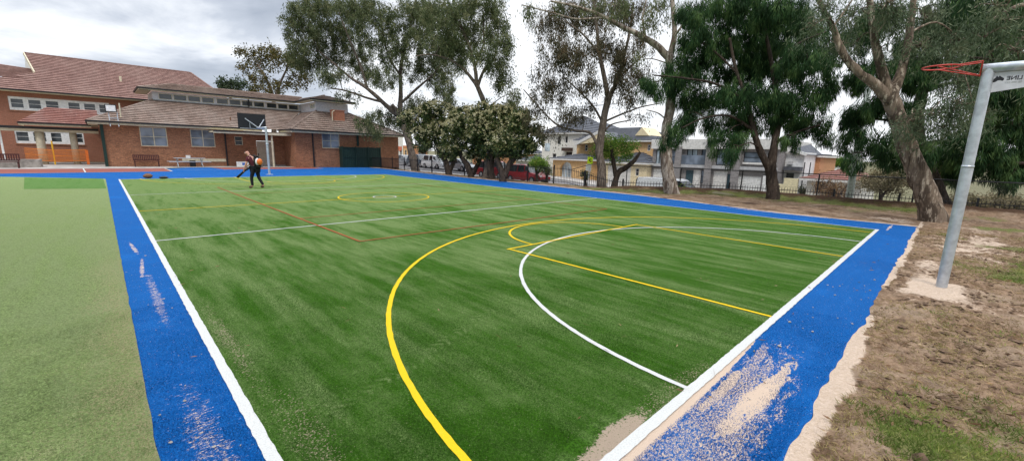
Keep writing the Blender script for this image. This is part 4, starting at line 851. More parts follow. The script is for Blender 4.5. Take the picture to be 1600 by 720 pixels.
# ------------------------------------------------------------------ houses across the street (facing -X)
def HW(X): return Wall((X, 0, 0), (0, -1, 0), (-1, 0, 0))
def gz(y): return zst(y) - .3
def hroof(parent, X0, X1, ya, yb, ze, zr, mat='slate_roof', over=.35, ridge=None, name='roof'):
    """hip roof, ya > yb; ridge runs along Y"""
    X0 -= over; X1 += over; ya += over; yb -= over; xm = (X0 + X1) / 2; hw_ = (X1 - X0) / 2
    ra, rb = (ya - hw_, yb + hw_) if ridge is None else ridge
    if ra < rb: ra = rb = (ya + yb) / 2
    m = MB(); e = .16
    tiled(m, (X0, ya, ze), (X0, yb, ze), (xm, rb, zr), (xm, ra, zr), .4); tiled(m, (X1, yb, ze), (X1, ya, ze), (xm, ra, zr), (xm, rb, zr), .4)
    tiled(m, (X0, yb, ze), (X1, yb, ze), (xm, rb, zr), (xm, rb, zr), .4); tiled(m, (X1, ya, ze), (X0, ya, ze), (xm, ra, zr), (xm, ra, zr), .4)
    r_ = m.build(name, mat, parent)
    m = MB(); m.box(X0, X0 + .04, yb, ya, ze - e, ze - .01); m.box(X0 + .04, X1, ya - .04, ya, ze - e, ze - .01); m.box(X0 + .04, X1, yb, yb + .04, ze - e, ze - .01); m.build('fascia', 'off_white', r_)
    return r_
def shell(parent, X0, X1, ya, yb, z1, mat, holes, zb=None, name='wall'):
    w = HW(X0); zb = gz((ya + yb) / 2) - .6 if zb is None else zb; m = MB(); w.wall(m, -ya, -yb, zb, z1, holes)
    Wall((X0, ya, 0), (1, 0, 0), (0, 1, 0)).wall(m, 0, X1 - X0, zb, z1); Wall((X0, yb, 0), (1, 0, 0), (0, -1, 0)).wall(m, 0, X1 - X0, zb, z1)
    m.add([(X0, ya, z1), (X0, yb, z1), (X1, yb, z1), (X1, ya, z1)], [(0, 1, 2, 3)]); m.build(name, mat, parent); return w
def HY(px_, X, py_=255): return PX(px_, py_, X)[1]
# white rendered two-storey house
X = 42; ya, yb = HY(846, X), HY(907, X); ho = thing('white_house', 'white rendered two-storey house with grey roof left of the tan house', 'house', (X, ya, gz(ya)))
w = HW(X); hs = [w.rect(871, 213, 876, 226), w.rect(883, 213, 887, 224), w.rect(863, 240, 869, 246.5), w.rect(884, 237, 894, 246)]
zt3 = PX(880, 209, X)[2]; shell(ho, X, X + 9, ya, yb, zt3, 'white_render', hs)
for h in hs: w.window(ho, h, 'off_white', cols=1, rows=1, fw=.06)
hroof(ho, X, X + 9, ya, yb, zt3 + .1, PX(880, 182, X + 4)[2])
h = w.rect(882, 231, 895, 236); m = MB(); w.block(m, h[0], h[1], h[2], h[3], .01, .6); m.build('awning', 'brown_awning', ho)
h = w.rect(852, 224, 859, 236); m = MB(); w.block(m, h[0], h[1], h[2], h[3], .003, .04); m.build('shutter', 'pale_glass', ho)
m = MB(); s0_ = w.sz(842, 270); s1_ = w.sz(865, 245); m.add([w.at(s0_[0] - 1, s0_[1] - 1.5, 1.2), w.at(s1_[0], s0_[1] - 1.5, 1.2), w.at(s1_[0], s1_[1], 1.2), w.at(s0_[0] - 1, s0_[1], 1.2)] + [w.at(s0_[0] - 1, s0_[1] - 1.5, .9), w.at(s1_[0], s0_[1] - 1.5, .9), w.at(s1_[0], s1_[1], .9), w.at(s0_[0] - 1, s0_[1], .9)], [(0, 1, 2, 3), (7, 6, 5, 4), (0, 3, 7, 4), (1, 5, 6, 2), (3, 2, 6, 7)]); m.build('stair_wall', 'white_render', ho)
# cream house set back between
X = 47; ya, yb = HY(896, X), HY(934, X); ho = thing('cream_house', 'pale house with grey hip roof showing between the white house and the tan gable', 'house', (X, ya, gz(ya)))
zt3 = PX(910, 205, X)[2]; w = HW(X); hs = [w.rect(900, 212, 905, 222)]; shell(ho, X, X + 8, ya, yb, zt3, 'off_white', hs); w.window(ho, hs[0], 'off_white', cols=1); hroof(ho, X, X + 8, ya, yb, zt3, PX(915, 193, X + 4)[2])
# tan house
X = 38; ho = thing('tan_house', 'tan rendered two-storey house with slate-grey roofs and an arched front window', 'house', (X, HY(940, X), gz(20)))
Xu = 40.0; ya, yb = HY(900, Xu), HY(1018, Xu); zt3 = PX(980, 221, Xu)[2]; w = HW(Xu)
hs = [w.rect(914, 226, 918, 236), w.rect(1012, 226, 1016, 236)]; shell(ho, Xu, Xu + 9, ya, yb, zt3, 'tan_render', hs)
for h in hs: w.window(ho, h, 'off_white', cols=1, rows=2, fw=.07)
hroof(ho, Xu, Xu + 9, ya, yb, zt3 + .1, PX(975, 200, Xu + 4.8)[2], ridge=(HY(952, Xu + 4.8, 200), HY(1005, Xu + 4.8, 200)))
m = MB(); gp_ = [PX(992, 212, 40.8), PX(1003, 199, 40.8), PX(1014, 212, 40.8)]; m.add([tuple(p) for p in gp_] + [(p[0] + 3, p[1], p[2]) for p in gp_], [(0, 1, 2), (0, 3, 4, 1), (1, 4, 5, 2)]); m.build('gable', 'tan_light', ho)
gb = [PX(898, 226, 38.9), PX(938, 205, 38.9), PX(960, 219, 38.9)]
m = MB(); m.add([tuple(p) for p in gb], [(0, 1, 2)]); m.build('gable', 'tan_light', ho)
m = MB(); m.bar(gb[0], gb[1], .12, .3); m.bar(gb[1], gb[2], .12, .3); m.build('bargeboard', 'off_white', ho)
rr = MB(); rr.add([tuple(gb[0]), tuple(gb[1]), (gb[1][0] + 5, gb[1][1], gb[1][2]), (gb[0][0] + 5, gb[0][1], gb[0][2]), tuple(gb[2]), (gb[2][0] + 5, gb[2][1], gb[2][2])], [(0, 1, 2, 3), (1, 4, 5, 2)]); rr.build('gable_roof', 'slate_roof', ho)
# portico with arch
Xp = 36.8; ya, yb = HY(864, Xp), HY(916, Xp); zt3 = PX(890, 249.5, Xp)[2]; w = HW(Xp); ha = w.rect(875.5, 253, 893, 276)
zb = gz((ya + yb) / 2) - .6; m = MB(); am, ar = (ha[0] + ha[1]) / 2, (ha[1] - ha[0]) / 2; zs_ = ha[3] - ar
w.wall(m, -ya, ha[0], zb, zt3); w.wall(m, ha[1], -yb, zb, zt3); n_ = 16
for k in range(n_):
    a0_, a1_ = math.pi - math.pi * k / n_, math.pi - math.pi * (k + 1) / n_; p0_, p1_ = (am + ar * math.cos(a0_), zs_ + ar * math.sin(a0_)), (am + ar * math.cos(a1_), zs_ + ar * math.sin(a1_))
    m.add([w.at(*p0_), w.at(*p1_), w.at(p1_[0], zt3), w.at(p0_[0], zt3), w.at(*p0_, -.4), w.at(*p1_, -.4)], [(0, 1, 2, 3), (0, 4, 5, 1)])
m.add([w.at(ha[0], zb), w.at(ha[0], zs_), w.at(ha[0], zs_, -.4), w.at(ha[0], zb, -.4), w.at(ha[1], zb), w.at(ha[1], zs_), w.at(ha[1], zs_, -.4), w.at(ha[1], zb, -.4)], [(0, 1, 2, 3), (4, 7, 6, 5)])
Wall((Xp, yb, 0), (1, 0, 0), (0, -1, 0)).wall(m, 0, 3.2, zb, zt3); m.build('portico', 'tan_render', ho)
w.window(ho, (ha[0] - .05, ha[1] + .05, zb, ha[3] + .05), 'off_white', 'pale_glass', 4, 6, .05, .38, name='arched_window')
hroof(ho, Xp, Xp + 4.5, ya, yb, zt3 + .08, PX(895, 240, Xp + 2)[2], name='portico_roof')
Xg = 37.2; ya, yb = HY(944, Xg), HY(1012, Xg); zt3 = PX(985, 255, Xg)[2]; w = HW(Xg); hgd = w.rect(950, 260, 984, 292); shell(ho, Xg, Xg + 4, ya, yb, zt3, 'tan_light', [hgd, w.rect(993, 263, 998, 275)], name='garage_wall')
m = MB()
for k in range(8): w.block(m, hgd[0], hgd[1], lerp(hgd[2], hgd[3], k / 8) + .01, lerp(hgd[2], hgd[3], (k + 1) / 8), -.1, -.05)
m.build('garage_door', 'off_white', ho); h = w.rect(993, 263, 998, 275); w.window(ho, h, 'off_white', cols=1)
hroof(ho, Xg, Xg + 6.5, ya, yb, zt3 + .08, PX(985, 236, Xg + 3)[2], name='garage_roof')
# grey brick townhouses (two attached)
X = 38
def town(name, label, p0, p1, items):
    ya, yb = HY(p0, X), HY(p1, X); ho = thing(name, label, 'townhouse', (X, ya, gz(ya)), 'attached grey brick townhouses'); w = HW(X); zp1 = 3.50; zp0 = PX((p0 + p1) / 2, 233, X)[2]
    zsl = (PX((p0 + p1) / 2, 264, X)[2] if 0 else .83, 1.28); zb = gz(yb) - 1.2; m = MB(); gl = []
    holes = []
    for typ, x0, y0, x1, y1 in items:
        h = w.rect(x0, y0, x1, y1); holes.append(h); gl.append((typ, h))
    w.wall(m, -ya, -yb, zb, zp0, holes, .9 if 0 else .12)
    Wall((X, ya, 0), (1, 0, 0), (0, 1, 0)).wall(m, 0, 10, zb, zp1); Wall((X, yb, 0), (1, 0, 0), (0, -1, 0)).wall(m, 0, 10, zb, zp1); m.build('wall', 'grey_brick', ho)
    m = MB(); w.block(m, -ya - .1, -yb + .1, zp0, zp1, -10, .25); m.build('parapet', 'off_white', ho)
    m = MB(); w.block(m, -ya, -yb, 1.0, 1.25, .003, .28); m.build('balcony_slab', 'grey_paint', ho)
    for typ, h in gl:
        if typ == 'win': w.window(ho, h, 'black_paint', 'grey_glass', max(1, int((h[1] - h[0]) / .8)), 2, .05)
        elif typ == 'gar':
            m = MB()
            for k in range(6): w.block(m, h[0], h[1], lerp(h[2], h[3], k / 6) + .012, lerp(h[2], h[3], (k + 1) / 6), -.1, -.06)
            m.build('garage_door', 'white_paint', ho)
        elif typ == 'door': m = MB(); w.block(m, h[0], h[1], h[2], h[3], -.1, -.06); m.build('door', 'teal_door', ho)
        elif typ == 'pale': m = MB(); w.block(m, h[0], h[1], h[2], h[3], -.1, -.03); m.build('render_panel', 'off_white', ho)
        elif typ == 'gla': w.window(ho, h, 'black_paint', 'pale_glass', 2, 1, .05)
    return ho, w
ho, w = town('townhouse', 'left grey brick townhouse with teal front door and upstairs balcony, behind the white van', 1019, 1114,
    [('gla', 1026, 234, 1034, 257), ('win', 1040, 234, 1055, 256), ('gla', 1074, 233, 1088, 257), ('win', 1097, 232, 1107, 257), ('gar', 1021, 265, 1049, 288), ('door', 1072, 266, 1083, 292), ('pale', 1084, 266, 1093, 292), ('win', 1094, 266, 1101, 286)])
for px_ in (1062, 1110):
    s_ = w.sz(px_, 250)[0]; m = MB(); w.block(m, s_ - .28, s_ + .28, -2.4, 2.85 if px_ < 1100 else 3.6, .29, .45); m.build('pier', 'grey_brick', ho)
s0_, s1_ = w.sz(1064, 250)[0], w.sz(1108, 250)[0]; m = MB(); w.block(m, s0_, s1_, 1.28, 2.1, .20, .23); m.build('balustrade', 'grey_glass', ho)
ho, w = town('townhouse', 'right grey brick townhouse with pale garage door, seen past the dark she-oak trunk', 1114.5, 1216,
    [('win', 1121, 233, 1133, 258), ('win', 1138, 235, 1150, 258), ('win', 1163, 238, 1193, 254), ('pale', 1111.5 + 4, 268, 1134, 295), ('door', 1135.5, 272, 1141, 298), ('gar', 1149, 276, 1186, 304), ('win', 1200, 240, 1205, 252), ('win', 1206, 262, 1212, 280)])
h = w.rect(1161, 254.5, 1195, 256.5); m = MB(); w.block(m, h[0], h[1], h[2], h[3], .003, .15); m.build('sill', 'off_white', ho)
h = w.rect(1196, 254, 1198, 305); m = MB(); w.block(m, h[0], h[1], -3, .6, .01, .12); m.build('downpipe', 'white_paint', ho)
s_ = w.sz(1153, 250)[0]; m = MB(); w.block(m, s_ - .3, s_ + .3, -2.4, 2.85, .29, .45); m.build('pier', 'grey_brick', ho)
# white weatherboard house
X = 40; ya, yb = HY(1225, X), HY(1256, X); ho = thing('weatherboard_house', 'white weatherboard two-storey house with sloping eave and small dark awning', 'house', (X, ya, gz(ya))); w = HW(X)
hs = [w.rect(1229, 270, 1240, 278)]; zt3 = PX(1240, 238, X)[2]; shell(ho, X, X + 4, ya, yb, zt3, 'weatherboard', hs, -3.6); w.window(ho, hs[0], 'black_paint', cols=1, rows=1)
p = [PX(1228, 238, X), PX(1238, 233.5, X), PX(1262, 242, X)]
m = MB(); m.add([(p[0][0] - .2, p[0][1], p[0][2]), (p[2][0] - .2, p[2][1], p[2][2]), (p[2][0] + 6, p[2][1], p[2][2]), (p[1][0] + 6, p[1][1], p[1][2] + .6), (p[1][0] - .2, p[1][1], p[1][2])], [(0, 4, 1), (4, 1, 2, 3)]); m.build('roof', 'slate_roof', ho)
m = MB(); m.bar((p[1][0] - .25, p[1][1], p[1][2]), (p[2][0] - .25, p[2][1], p[2][2]), .1, .22); m.bar((p[1][0] - .25, p[1][1], p[1][2]), (p[0][0] - .25, p[0][1], p[0][2]), .1, .22); m.build('bargeboard', 'white_paint', ho)
h = w.rect(1228, 261, 1254, 266); m = MB(); w.block(m, h[0], h[1], h[2], h[3], .01, .7); m.build('awning', 'slate_roof', ho)
h = w.rect(1233, 252, 1239, 257); m = MB(); w.block(m, h[0], h[1], h[2], h[3], .01, .3); m.build('air_conditioner', 'gas_grey', ho)
for px_ in (1257, 1266):
    s_ = w.sz(px_, 260)[0]; m = MB(); w.block(m, s_ - .03, s_ + .03, -2.5, 1.75, .0, .06); m.build('downpipe', 'black_paint', ho)
X = 44; ya, yb = HY(1262, X), HY(1281, X); ho = thing('brick_house', 'plain orange brick house side wall behind the white weatherboard house', 'house', (X, ya, gz(ya))); shell(ho, X, X + 7, ya, yb, PX(1272, 244, X)[2], 'orange_brick', [], -3.6)
hroof(ho, X, X + 7, ya, yb, PX(1272, 243, X)[2], PX(1272, 240, X)[2], over=.2)
# red tiled bungalow
X = 37; ya, yb = HY(1266, X), HY(1352, X); ho = thing('bungalow', 'low cream bungalow with red-brown tiled roof beyond the chain-link fence', 'house', (X, ya, gz(ya))); w = HW(X)
hs = [w.rect(1275, 284, 1284, 297)]; zt3 = PX(1300, 281.5, X)[2]; shell(ho, X, X + 8, ya, yb, zt3, 'white_render', hs, -3.8); w.window(ho, hs[0], 'black_paint', cols=2, rows=2)
hroof(ho, X, X + 8, ya, yb, zt3 + .05, PX(1320, 263, X + 4)[2], 'tile_red', .45)
# cream rendered boundary wall
X = 36.6; ya, yb = HY(1213, X), HY(1251, X); m = MB(); m.box(X, X + .25, yb, lerp(ya, yb, .42), -4, PX(1240, 279, X)[2]); m.box(X + .002, X + .24, lerp(ya, yb, .42), ya, -4, PX(1225, 288, X)[2]); tag(m.build('boundary_wall', 'cream_fence'), 'stepped cream rendered boundary wall in front of the white weatherboard house', 'wall')
# far buildings
X = 75; ya, yb = HY(1278, X), HY(1305, X); ho = thing('distant_building', 'pale flat-roofed building far away above the red-roofed bungalow', 'building', (X, ya, -4)); w = HW(X)
hs = [w.rect(1285, 249, 1295, 253)]; shell(ho, X, X + 10, ya, yb, PX(1290, 244, X)[2], 'off_white', hs, -6); w.window(ho, hs[0], 'off_white', cols=3, rows=1)
X = 80; ya, yb = HY(1304, X), HY(1330, X); ho = thing('distant_building', 'grey distant shed roof right of the pale flat-roofed building', 'building', (X, ya, -4)); shell(ho, X, X + 12, ya, yb, PX(1310, 247, X)[2], 'gas_grey', [], -6); hroof(ho, X, X + 12, ya, yb, PX(1310, 247, X)[2], PX(1310, 242, X)[2])
# buildings north-east beyond school (seen behind flowering trees)
Y_ = 70
for (x0, x1, y0, mat, lab, nm) in ((618, 630, 214, 'white_render', 'tall white commercial building with small red lettering past the right end of the school wall', 'shop_building'), (630.5, 642, 232, 'tan_render', 'narrow tan shopfront between the white commercial building and the big gum trunk', 'shop_building'), (650, 668, 228, 'orange_brick', 'orange brick house behind the dark blue car', 'brick_house')):
    a, b = PY(x0, 240, Y_), PY(x1, 240, Y_); ho = thing(nm, lab, 'building', (a[0], Y_, -.3)); w = Wall((a[0], Y_, 0), (1, 0, 0), (0, -1, 0)); zt3 = PY((x0 + x1) / 2, y0, Y_)[2]; wd_ = b[0] - a[0]
    hs = [(wd_ * .2, wd_ * .45, .8, 1.9), (wd_ * .6, wd_ * .85, .8, 1.9)]; m = MB(); w.wall(m, 0, wd_, -.5, zt3, hs); Wall((b[0], Y_, 0), (0, 1, 0), (1, 0, 0)).wall(m, 0, 8, -.5, zt3); Wall((a[0], Y_ + 8, 0), (0, -1, 0), (-1, 0, 0)).wall(m, 0, 8, -.5, zt3); m.add([(a[0], Y_, zt3), (b[0], Y_, zt3), (b[0], Y_ + 8, zt3), (a[0], Y_ + 8, zt3)], [(0, 1, 2, 3)]); m.build('wall', mat, ho)
    for h in hs: w.window(ho, h, 'off_white', cols=1)
    if y0 == 214:
        m = MB(); rs = random.Random(3)
        for k in range(4): w.block(m, wd_ * (.15 + .18 * k), wd_ * (.27 + .18 * k), zt3 - 2.6 + .2 * (k % 2), zt3 - 1.7, .01, .06)
        m.build('sign_mark', 'sign_orange', ho)
# green playground frame & more houses behind the flowering trees
X = 45; ya, yb = HY(738, X), HY(800, X); ho = thing('brick_house', 'brick house with pale trim glimpsed between the stems of the flowering trees', 'house', (X, ya, gz(ya))); w = HW(X); hs = [w.rect(748, 255, 756, 263), w.rect(778, 255, 786, 263)]
shell(ho, X, X + 8, ya, yb, PX(770, 238, X)[2], 'orange_brick', hs); [w.window(ho, h, 'off_white', cols=2) for h in hs]; hroof(ho, X, X + 8, ya, yb, PX(770, 238, X)[2], PX(770, 222, X + 4)[2])
X = 43; ya, yb = HY(806, X), HY(840, X); ho = thing('pale_house', 'small pale green house between the red car and the white rendered house', 'house', (X, ya, gz(ya))); w = HW(X); hs = [w.rect(812, 256, 819, 265)]
shell(ho, X, X + 8, ya, yb, PX(820, 250, X)[2], 'off_white', hs); w.window(ho, hs[0], 'dark_green', cols=2); hroof(ho, X, X + 8, ya, yb, PX(820, 250, X)[2], PX(820, 240, X + 4)[2])
# street signs
def street_sign(px_, X, ytop, ybot, mat, w_, label, extra=None):
    y = PX(px_, 270, X)[1]; zb_ = zst(y) if X > 22 else 0; s_ = thing('street_sign', label, 'sign', (X, y, zb_)); z1, z0 = PX(px_, ytop, X)[2], PX(px_, ybot, X)[2]
    m = MB(); m.tube([(X + .05, y, zb_), (X + .05, y, z1 + .05)], .03); m.build('pole', 'galvanised', s_); m = MB(); m.box(X - .01, X + .01, y - w_ / 2, y + w_ / 2, z0, z1); bd_ = m.build('plate', mat, s_)
    if extra: extra(bd_, X, y, z0, z1)
def arrow(bd_, X, y, z0, z1):
    zc_ = (z0 + z1) / 2; hh = (z1 - z0) * .25; m = MB(); m.bar((X - .015, y + .1, zc_), (X - .015, y - .12, zc_ + hh), .01, .06); m.bar((X - .015, y + .1, zc_), (X - .015, y - .12, zc_ - hh), .01, .06); m.build('arrow_mark', 'sign_text', bd_)
street_sign(921, 26.0, 245, 256, 'sign_lime', .48, 'fluorescent lime-yellow road sign with a dark arrow beside the brown gum trunk', arrow)
street_sign(919, 26.3, 257, 267, 'white_paint', .5, 'plain white rectangular road sign just below the lime-yellow one')
# utility poles and wires
upx = PX(1328, 305, 30.0); up = thing('utility_pole', 'pale grey-green utility pole leaning slightly beyond the chain-link fence', 'pole', (30, upx[1], zst(upx[1])))
ptop = PX(1342, 215, 30.0); m = MB(); m.tube([(30, upx[1], zst(upx[1])), (30, ptop[1], ptop[2]), (30, ptop[1] - .1, 7.6)], [.19, .16, .13], 12); m.build('shaft', 'pole_timber', up, True)
m = MB(); m.bar((30, ptop[1] - 1.0, 6.9), (30, ptop[1] + 1.0, 6.9), .1); m.bar((29.1, ptop[1], 6.5), (30.9, ptop[1], 6.5), .1); m.build('crossarm', 'dark_bark', up)
for k, (xa_, ya_, za_, xb_, yb_, zb2) in enumerate(((30.9, ptop[1], 6.5, 31.5, 45, 6.8), (29.1, ptop[1], 6.5, 30.5, 45, 6.4), (30.0, ptop[1], 5.9, 52, 9, 4.6), (30, ptop[1], 5.4, 50, 6.5, 3.9))):
    m = MB(); P = [(lerp(xa_, xb_, t_), lerp(ya_, yb_, t_), lerp(za_, zb2, t_) - 4 * .5 * t_ * (1 - t_)) for t_ in np.linspace(0, 1, 20)]; m.tube(P, .014, 5)
    tag(m.build('power_line', 'black_paint'), ('thin black power cable running along the far side of the street', 'thin black power cable running along the near side of the street', 'upper service cable from the leaning pole towards the weatherboard house', 'lower service cable from the leaning pole towards the weatherboard house')[k], 'cable', 'overhead cables')

# ------------------------------------------------------------------ foliage
def mesh_from_arrays(name, V, nv, mat, parent):
    """V: (N, nv, 3) faces"""
    if parent is not None and '_o' in parent: V = V - np.array(tuple(parent['_o']))
    N = len(V); me = bpy.data.meshes.new(name); me.vertices.add(N * nv); me.vertices.foreach_set('co', V.astype(np.float32).ravel())
    me.loops.add(N * nv); me.loops.foreach_set('vertex_index', np.arange(N * nv, dtype=np.int32)); me.polygons.add(N); me.polygons.foreach_set('loop_start', np.arange(0, N * nv, nv, dtype=np.int32))
    me.update(calc_edges=True); me.materials.append(MATS[mat]); o = bpy.data.objects.new(name, me); COL.objects.link(o); o.parent = parent; return o
def unit(a): return a / (np.linalg.norm(a, axis=-1, keepdims=True) + 1e-9)
def leaf_quads(C, D, ln, wd):
    """rhombic leaves at C along D"""
    N = len(C); r = unit(rng.normal(size=(N, 3))); side = unit(np.cross(D, r)) * (wd / 2)[:, None]; tip = D * ln[:, None]
    return np.stack([C, C + tip * .45 + side, C + tip, C + tip * .45 - side], axis=1)
STY = dict(gum=dict(ln=.22, wd=.050, clump=.34, k=3.7, per=75, droop=1.8), browngum=dict(ln=.20, wd=.042, clump=.32, k=2.9, per=70, droop=2.4), sheoak=dict(ln=.30, wd=.022, clump=.30, k=7.4, per=210, droop=5.0),
           magnolia=dict(ln=.20, wd=.10, clump=.26, k=4.4, per=44, droop=.0), bush=dict(ln=.13, wd=.06, clump=.28, k=3.0, per=30, droop=.2), oleaf=dict(ln=.26, wd=.12, clump=.5, k=2.4, per=34, droop=.3), neargum=dict(ln=.17, wd=.024, clump=.30, k=2.9, per=50, droop=1.6))
def catmull(P, n=6):
    P = [np.array(p, float) for p in P]; Q = [P[0]] + P + [P[-1]]; out = []
    for i in range(1, len(Q) - 2):
        for k in range(n):
            t_ = k / n; a, b, c, d = Q[i - 1], Q[i], Q[i + 1], Q[i + 2]
            out.append(.5 * ((2 * b) + (-a + c) * t_ + (2 * a - 5 * b + 4 * c - d) * t_ ** 2 + (-a + 3 * b - 3 * c + d) * t_ ** 3))
    out.append(P[-1]); return out
def tree(name, label, cat, base, z0, limbs, blobs, style, leaf, bk, group=None, cd=1.5, seed=1, dens=1.0, D=None, tw=10, flowers=None, lscale=1.0, rsc=1.0):
    rs = np.random.default_rng(seed); 
    if D is None: b = PG(base[0], base[1], z0); D = depth(b)
    else: b = PD(base[0], base[1], D)
    root = thing(name, label, cat, (b[0], b[1], z0), group); tm = MB(); nodes = []
    for li, lb_ in enumerate(limbs):
        P = []
        for i, q_ in enumerate(lb_):
            dd = q_[3] if len(q_) > 3 else 0.0; P.append((*PD(q_[0], q_[1], D + dd), q_[2] * rsc * (D + dd) / F))
        if li == 0: P[0] = (P[0][0], P[0][1], min(P[0][2], z0) - .25, P[0][3]); 
        C = catmull(P, 6); 
        if li == 0:      # root flare
            for i, c in enumerate(C[:5]): c[3] *= 1 + .22 * (1 - i / 5) ** 2
        big = C[0][3] > .09; tm.tube([c[:3] for c in C], [max(.012, c[3]) for c in C], 14 if big else 8, True, .24 if big else .10, seed + li)
        nodes += [np.array(c) for c in C[(6 if li == 0 else 2):]]
    NP = np.array([n_[:3] for n_ in nodes]); s = STY[style]; AC = []; AD = []; AL = []; AW = []; FC = []
    for bi, bb in enumerate(blobs):
        x, y, rx, ry = bb[:4]; ry = ry * (1.25 if style == 'sheoak' else 1); dn = bb[4] if len(bb) > 4 else 1.0; dd = bb[5] if len(bb) > 5 else rs.uniform(-cd, cd)
        d = D + dd; c = PD(x, y, d); ax, az = rx * d / F, ry * d / F; ad = min(1.6, .5 * (ax + az)) * .9
        # branch from the nearest limb node (below preferred)
        dist = np.linalg.norm(NP - c, axis=1) + .6 * np.maximum(0, NP[:, 2] - c[2]); j = int(np.argmin(dist)); st_ = NP[j]; rad = min(nodes[j][3] * .6, .012 + .016 * np.linalg.norm(st_ - c) ** .8)
        mid = lerp(st_, c, .5) + np.array((0, 0, .12 * np.linalg.norm(c - st_))) + rs.normal(size=3) * .12
        if np.linalg.norm(c - st_) > .3: tm.tube(catmull([st_, mid, c], 4), list(np.linspace(max(rad, .016), .014, 9)), 6)
        S = s['ln'] * s['wd'] * .5 * lscale ** 2; N = int(math.pi * ax * az * s['k'] * dn * dens / S); ncl = max(3, N // s['per'])
        u = unit(rs.normal(size=(ncl, 3))) * (rs.random((ncl, 1)) ** .42)
        H_ = RT * np.array([1, 1, 1]); rx3 = unit(np.array([RT[0], RT[1], 0.])); fw3 = unit(np.array([FW[0], FW[1], 0.]))
        cc = c + u[:, :1] * rx3 * ax + u[:, 1:2] * fw3 * ad + u[:, 2:3] * np.array([0, 0, 1.]) * az
        for k in range(min(tw, ncl)):
            p = lerp(c, cc[k], .95); m_ = lerp(c, p, .5) + rs.normal(size=3) * .08; tm.tube([c, m_, p], [.018, .012, .007], 4, False)
        idx = rs.integers(0, ncl, N); cs = s['clump'] * (.7 + .6 * rs.random(ncl))[idx][:, None]
        off = rs.normal(size=(N, 3)) * cs * .5
        if style == 'sheoak':
            tz = rs.random(N) ** .8; ta = rs.random(N) * 6.2832; csz = (.7 + .8 * rs.random(ncl))[idx]; tr_ = s['clump'] * csz * np.sqrt(rs.random(N)) * (1.0 - .62 * tz)
            sway = (rs.normal(size=(ncl, 2)) * .10)[idx] * tz[:, None]
            off = np.stack([tr_ * np.cos(ta) + sway[:, 0], tr_ * np.sin(ta) + sway[:, 1], -tz * .62 * csz + .12 + rs.normal(size=N) * .03], axis=1); out = np.stack([np.cos(ta), np.sin(ta), np.zeros(N)], axis=1) * (1 - tz)[:, None]
            dr = unit(out * .55 + np.array([0, 0, -1.]) + rs.normal(size=(N, 3)) * .16); ln_ = s['ln'] * (.5 + .8 * rs.random(N)); wd_ = s['wd'] * (.7 + .6 * rs.random(N))
        else:
            dr = unit(rs.normal(size=(N, 3)) + np.array([0, 0, -s['droop']])); ln_ = s['ln'] * lscale * (.7 + .6 * rs.random(N)); wd_ = s['wd'] * lscale * (.7 + .6 * rs.random(N))
            if style in ('gum', 'browngum', 'neargum'): off[:, 2] = off[:, 2] * 1.5 - np.abs(rs.normal(size=N)) * .18
        AC.append(cc[idx] + off); AD.append(dr); AL.append(ln_); AW.append(wd_)
        if flowers:
            nf = int(math.pi * ax * az * flowers); uf = unit(rs.normal(size=(nf, 3))); uf[:, 2] = np.abs(uf[:, 2]) ** .7 * 1.0 - .12; FC.append(c + uf[:, :1] * rx3 * ax * 1.02 + uf[:, 1:2] * fw3 * ad * 1.05 + uf[:, 2:3] * np.array([0, 0, 1.]) * az * 1.05)
    tm.build('trunk', bk, root, True)
    global rng
    rng = rs; V = leaf_quads(np.concatenate(AC), np.concatenate(AD), np.concatenate(AL), np.concatenate(AW)); mesh_from_arrays('crown', V, 4, leaf, root)
    if flowers:
        C = np.concatenate(FC); K = 9; C2 = np.repeat(C, K, axis=0) + rs.normal(size=(len(C) * K, 3)) * .035; Dd = unit(rs.normal(size=C2.shape) + np.array([0, 0, .8]))
        mesh_from_arrays('blossom', leaf_quads(C2, Dd, np.full(len(C2), .13), np.full(len(C2), .065)), 4, 'blossom', root)
    return root
G1 = 'tall trees along the street side of the court'
tree('gum_tree', 'big spreading gum tree rising beside the right end of the brick school block', 'tree', (648, 266), 0,
     [[(650, 268, 10), (643, 238, 9), (634, 205, 8.5), (622, 178, 7.5), (612, 165, 6)], [(620, 180, 6), (598, 160, 5), (572, 137, 4), (548, 122, 3), (520, 98, 2.2), (498, 80, 1.5)], [(598, 160, 3), (570, 152, 2.6), (540, 142, 2), (515, 138, 1.4)],
      [(624, 182, 6), (626, 150, 5.2), (626, 110, 4.4), (634, 70, 3.4), (645, 25, 2.5), (652, -10, 2)], [(628, 160, 3.6), (650, 140, 3), (675, 118, 2.2), (695, 95, 1.6)], [(574, 138, 3), (562, 100, 2.6), (545, 60, 2), (530, 20, 1.5)], [(627, 120, 3), (608, 90, 2.4), (598, 50, 2), (592, 10, 1.5)], [(638, 200, 4), (655, 180, 2.5), (670, 160, 1.5)]],
     [(470, 38, 30, 40), (490, 85, 38, 30), (462, 85, 18, 28, .6), (520, 40, 42, 38), (548, 80, 36, 30), (585, 38, 40, 38), (560, 8, 50, 20), (500, 8, 40, 18), (615, 75, 30, 28), (640, 40, 36, 40), (680, 60, 34, 36), (670, 20, 40, 28), (655, 105, 28, 22), (690, 120, 24, 34), (700, 150, 16, 22, .8), (600, 118, 30, 16), (570, 112, 24, 14), (520, 118, 28, 14), (575, 190, 22, 16), (600, 180, 20, 14), (585, 205, 14, 12, .8), (650, 165, 26, 16), (635, 190, 22, 16), (680, 185, 18, 14, .7), (545, 150, 20, 10, .6), (720, 80, 18, 30, .7)],
     'gum', 'gum_leaf', 'grey_bark', G1, cd=2.8, seed=11, rsc=0.62, dens=.95, lscale=1.15, tw=8)
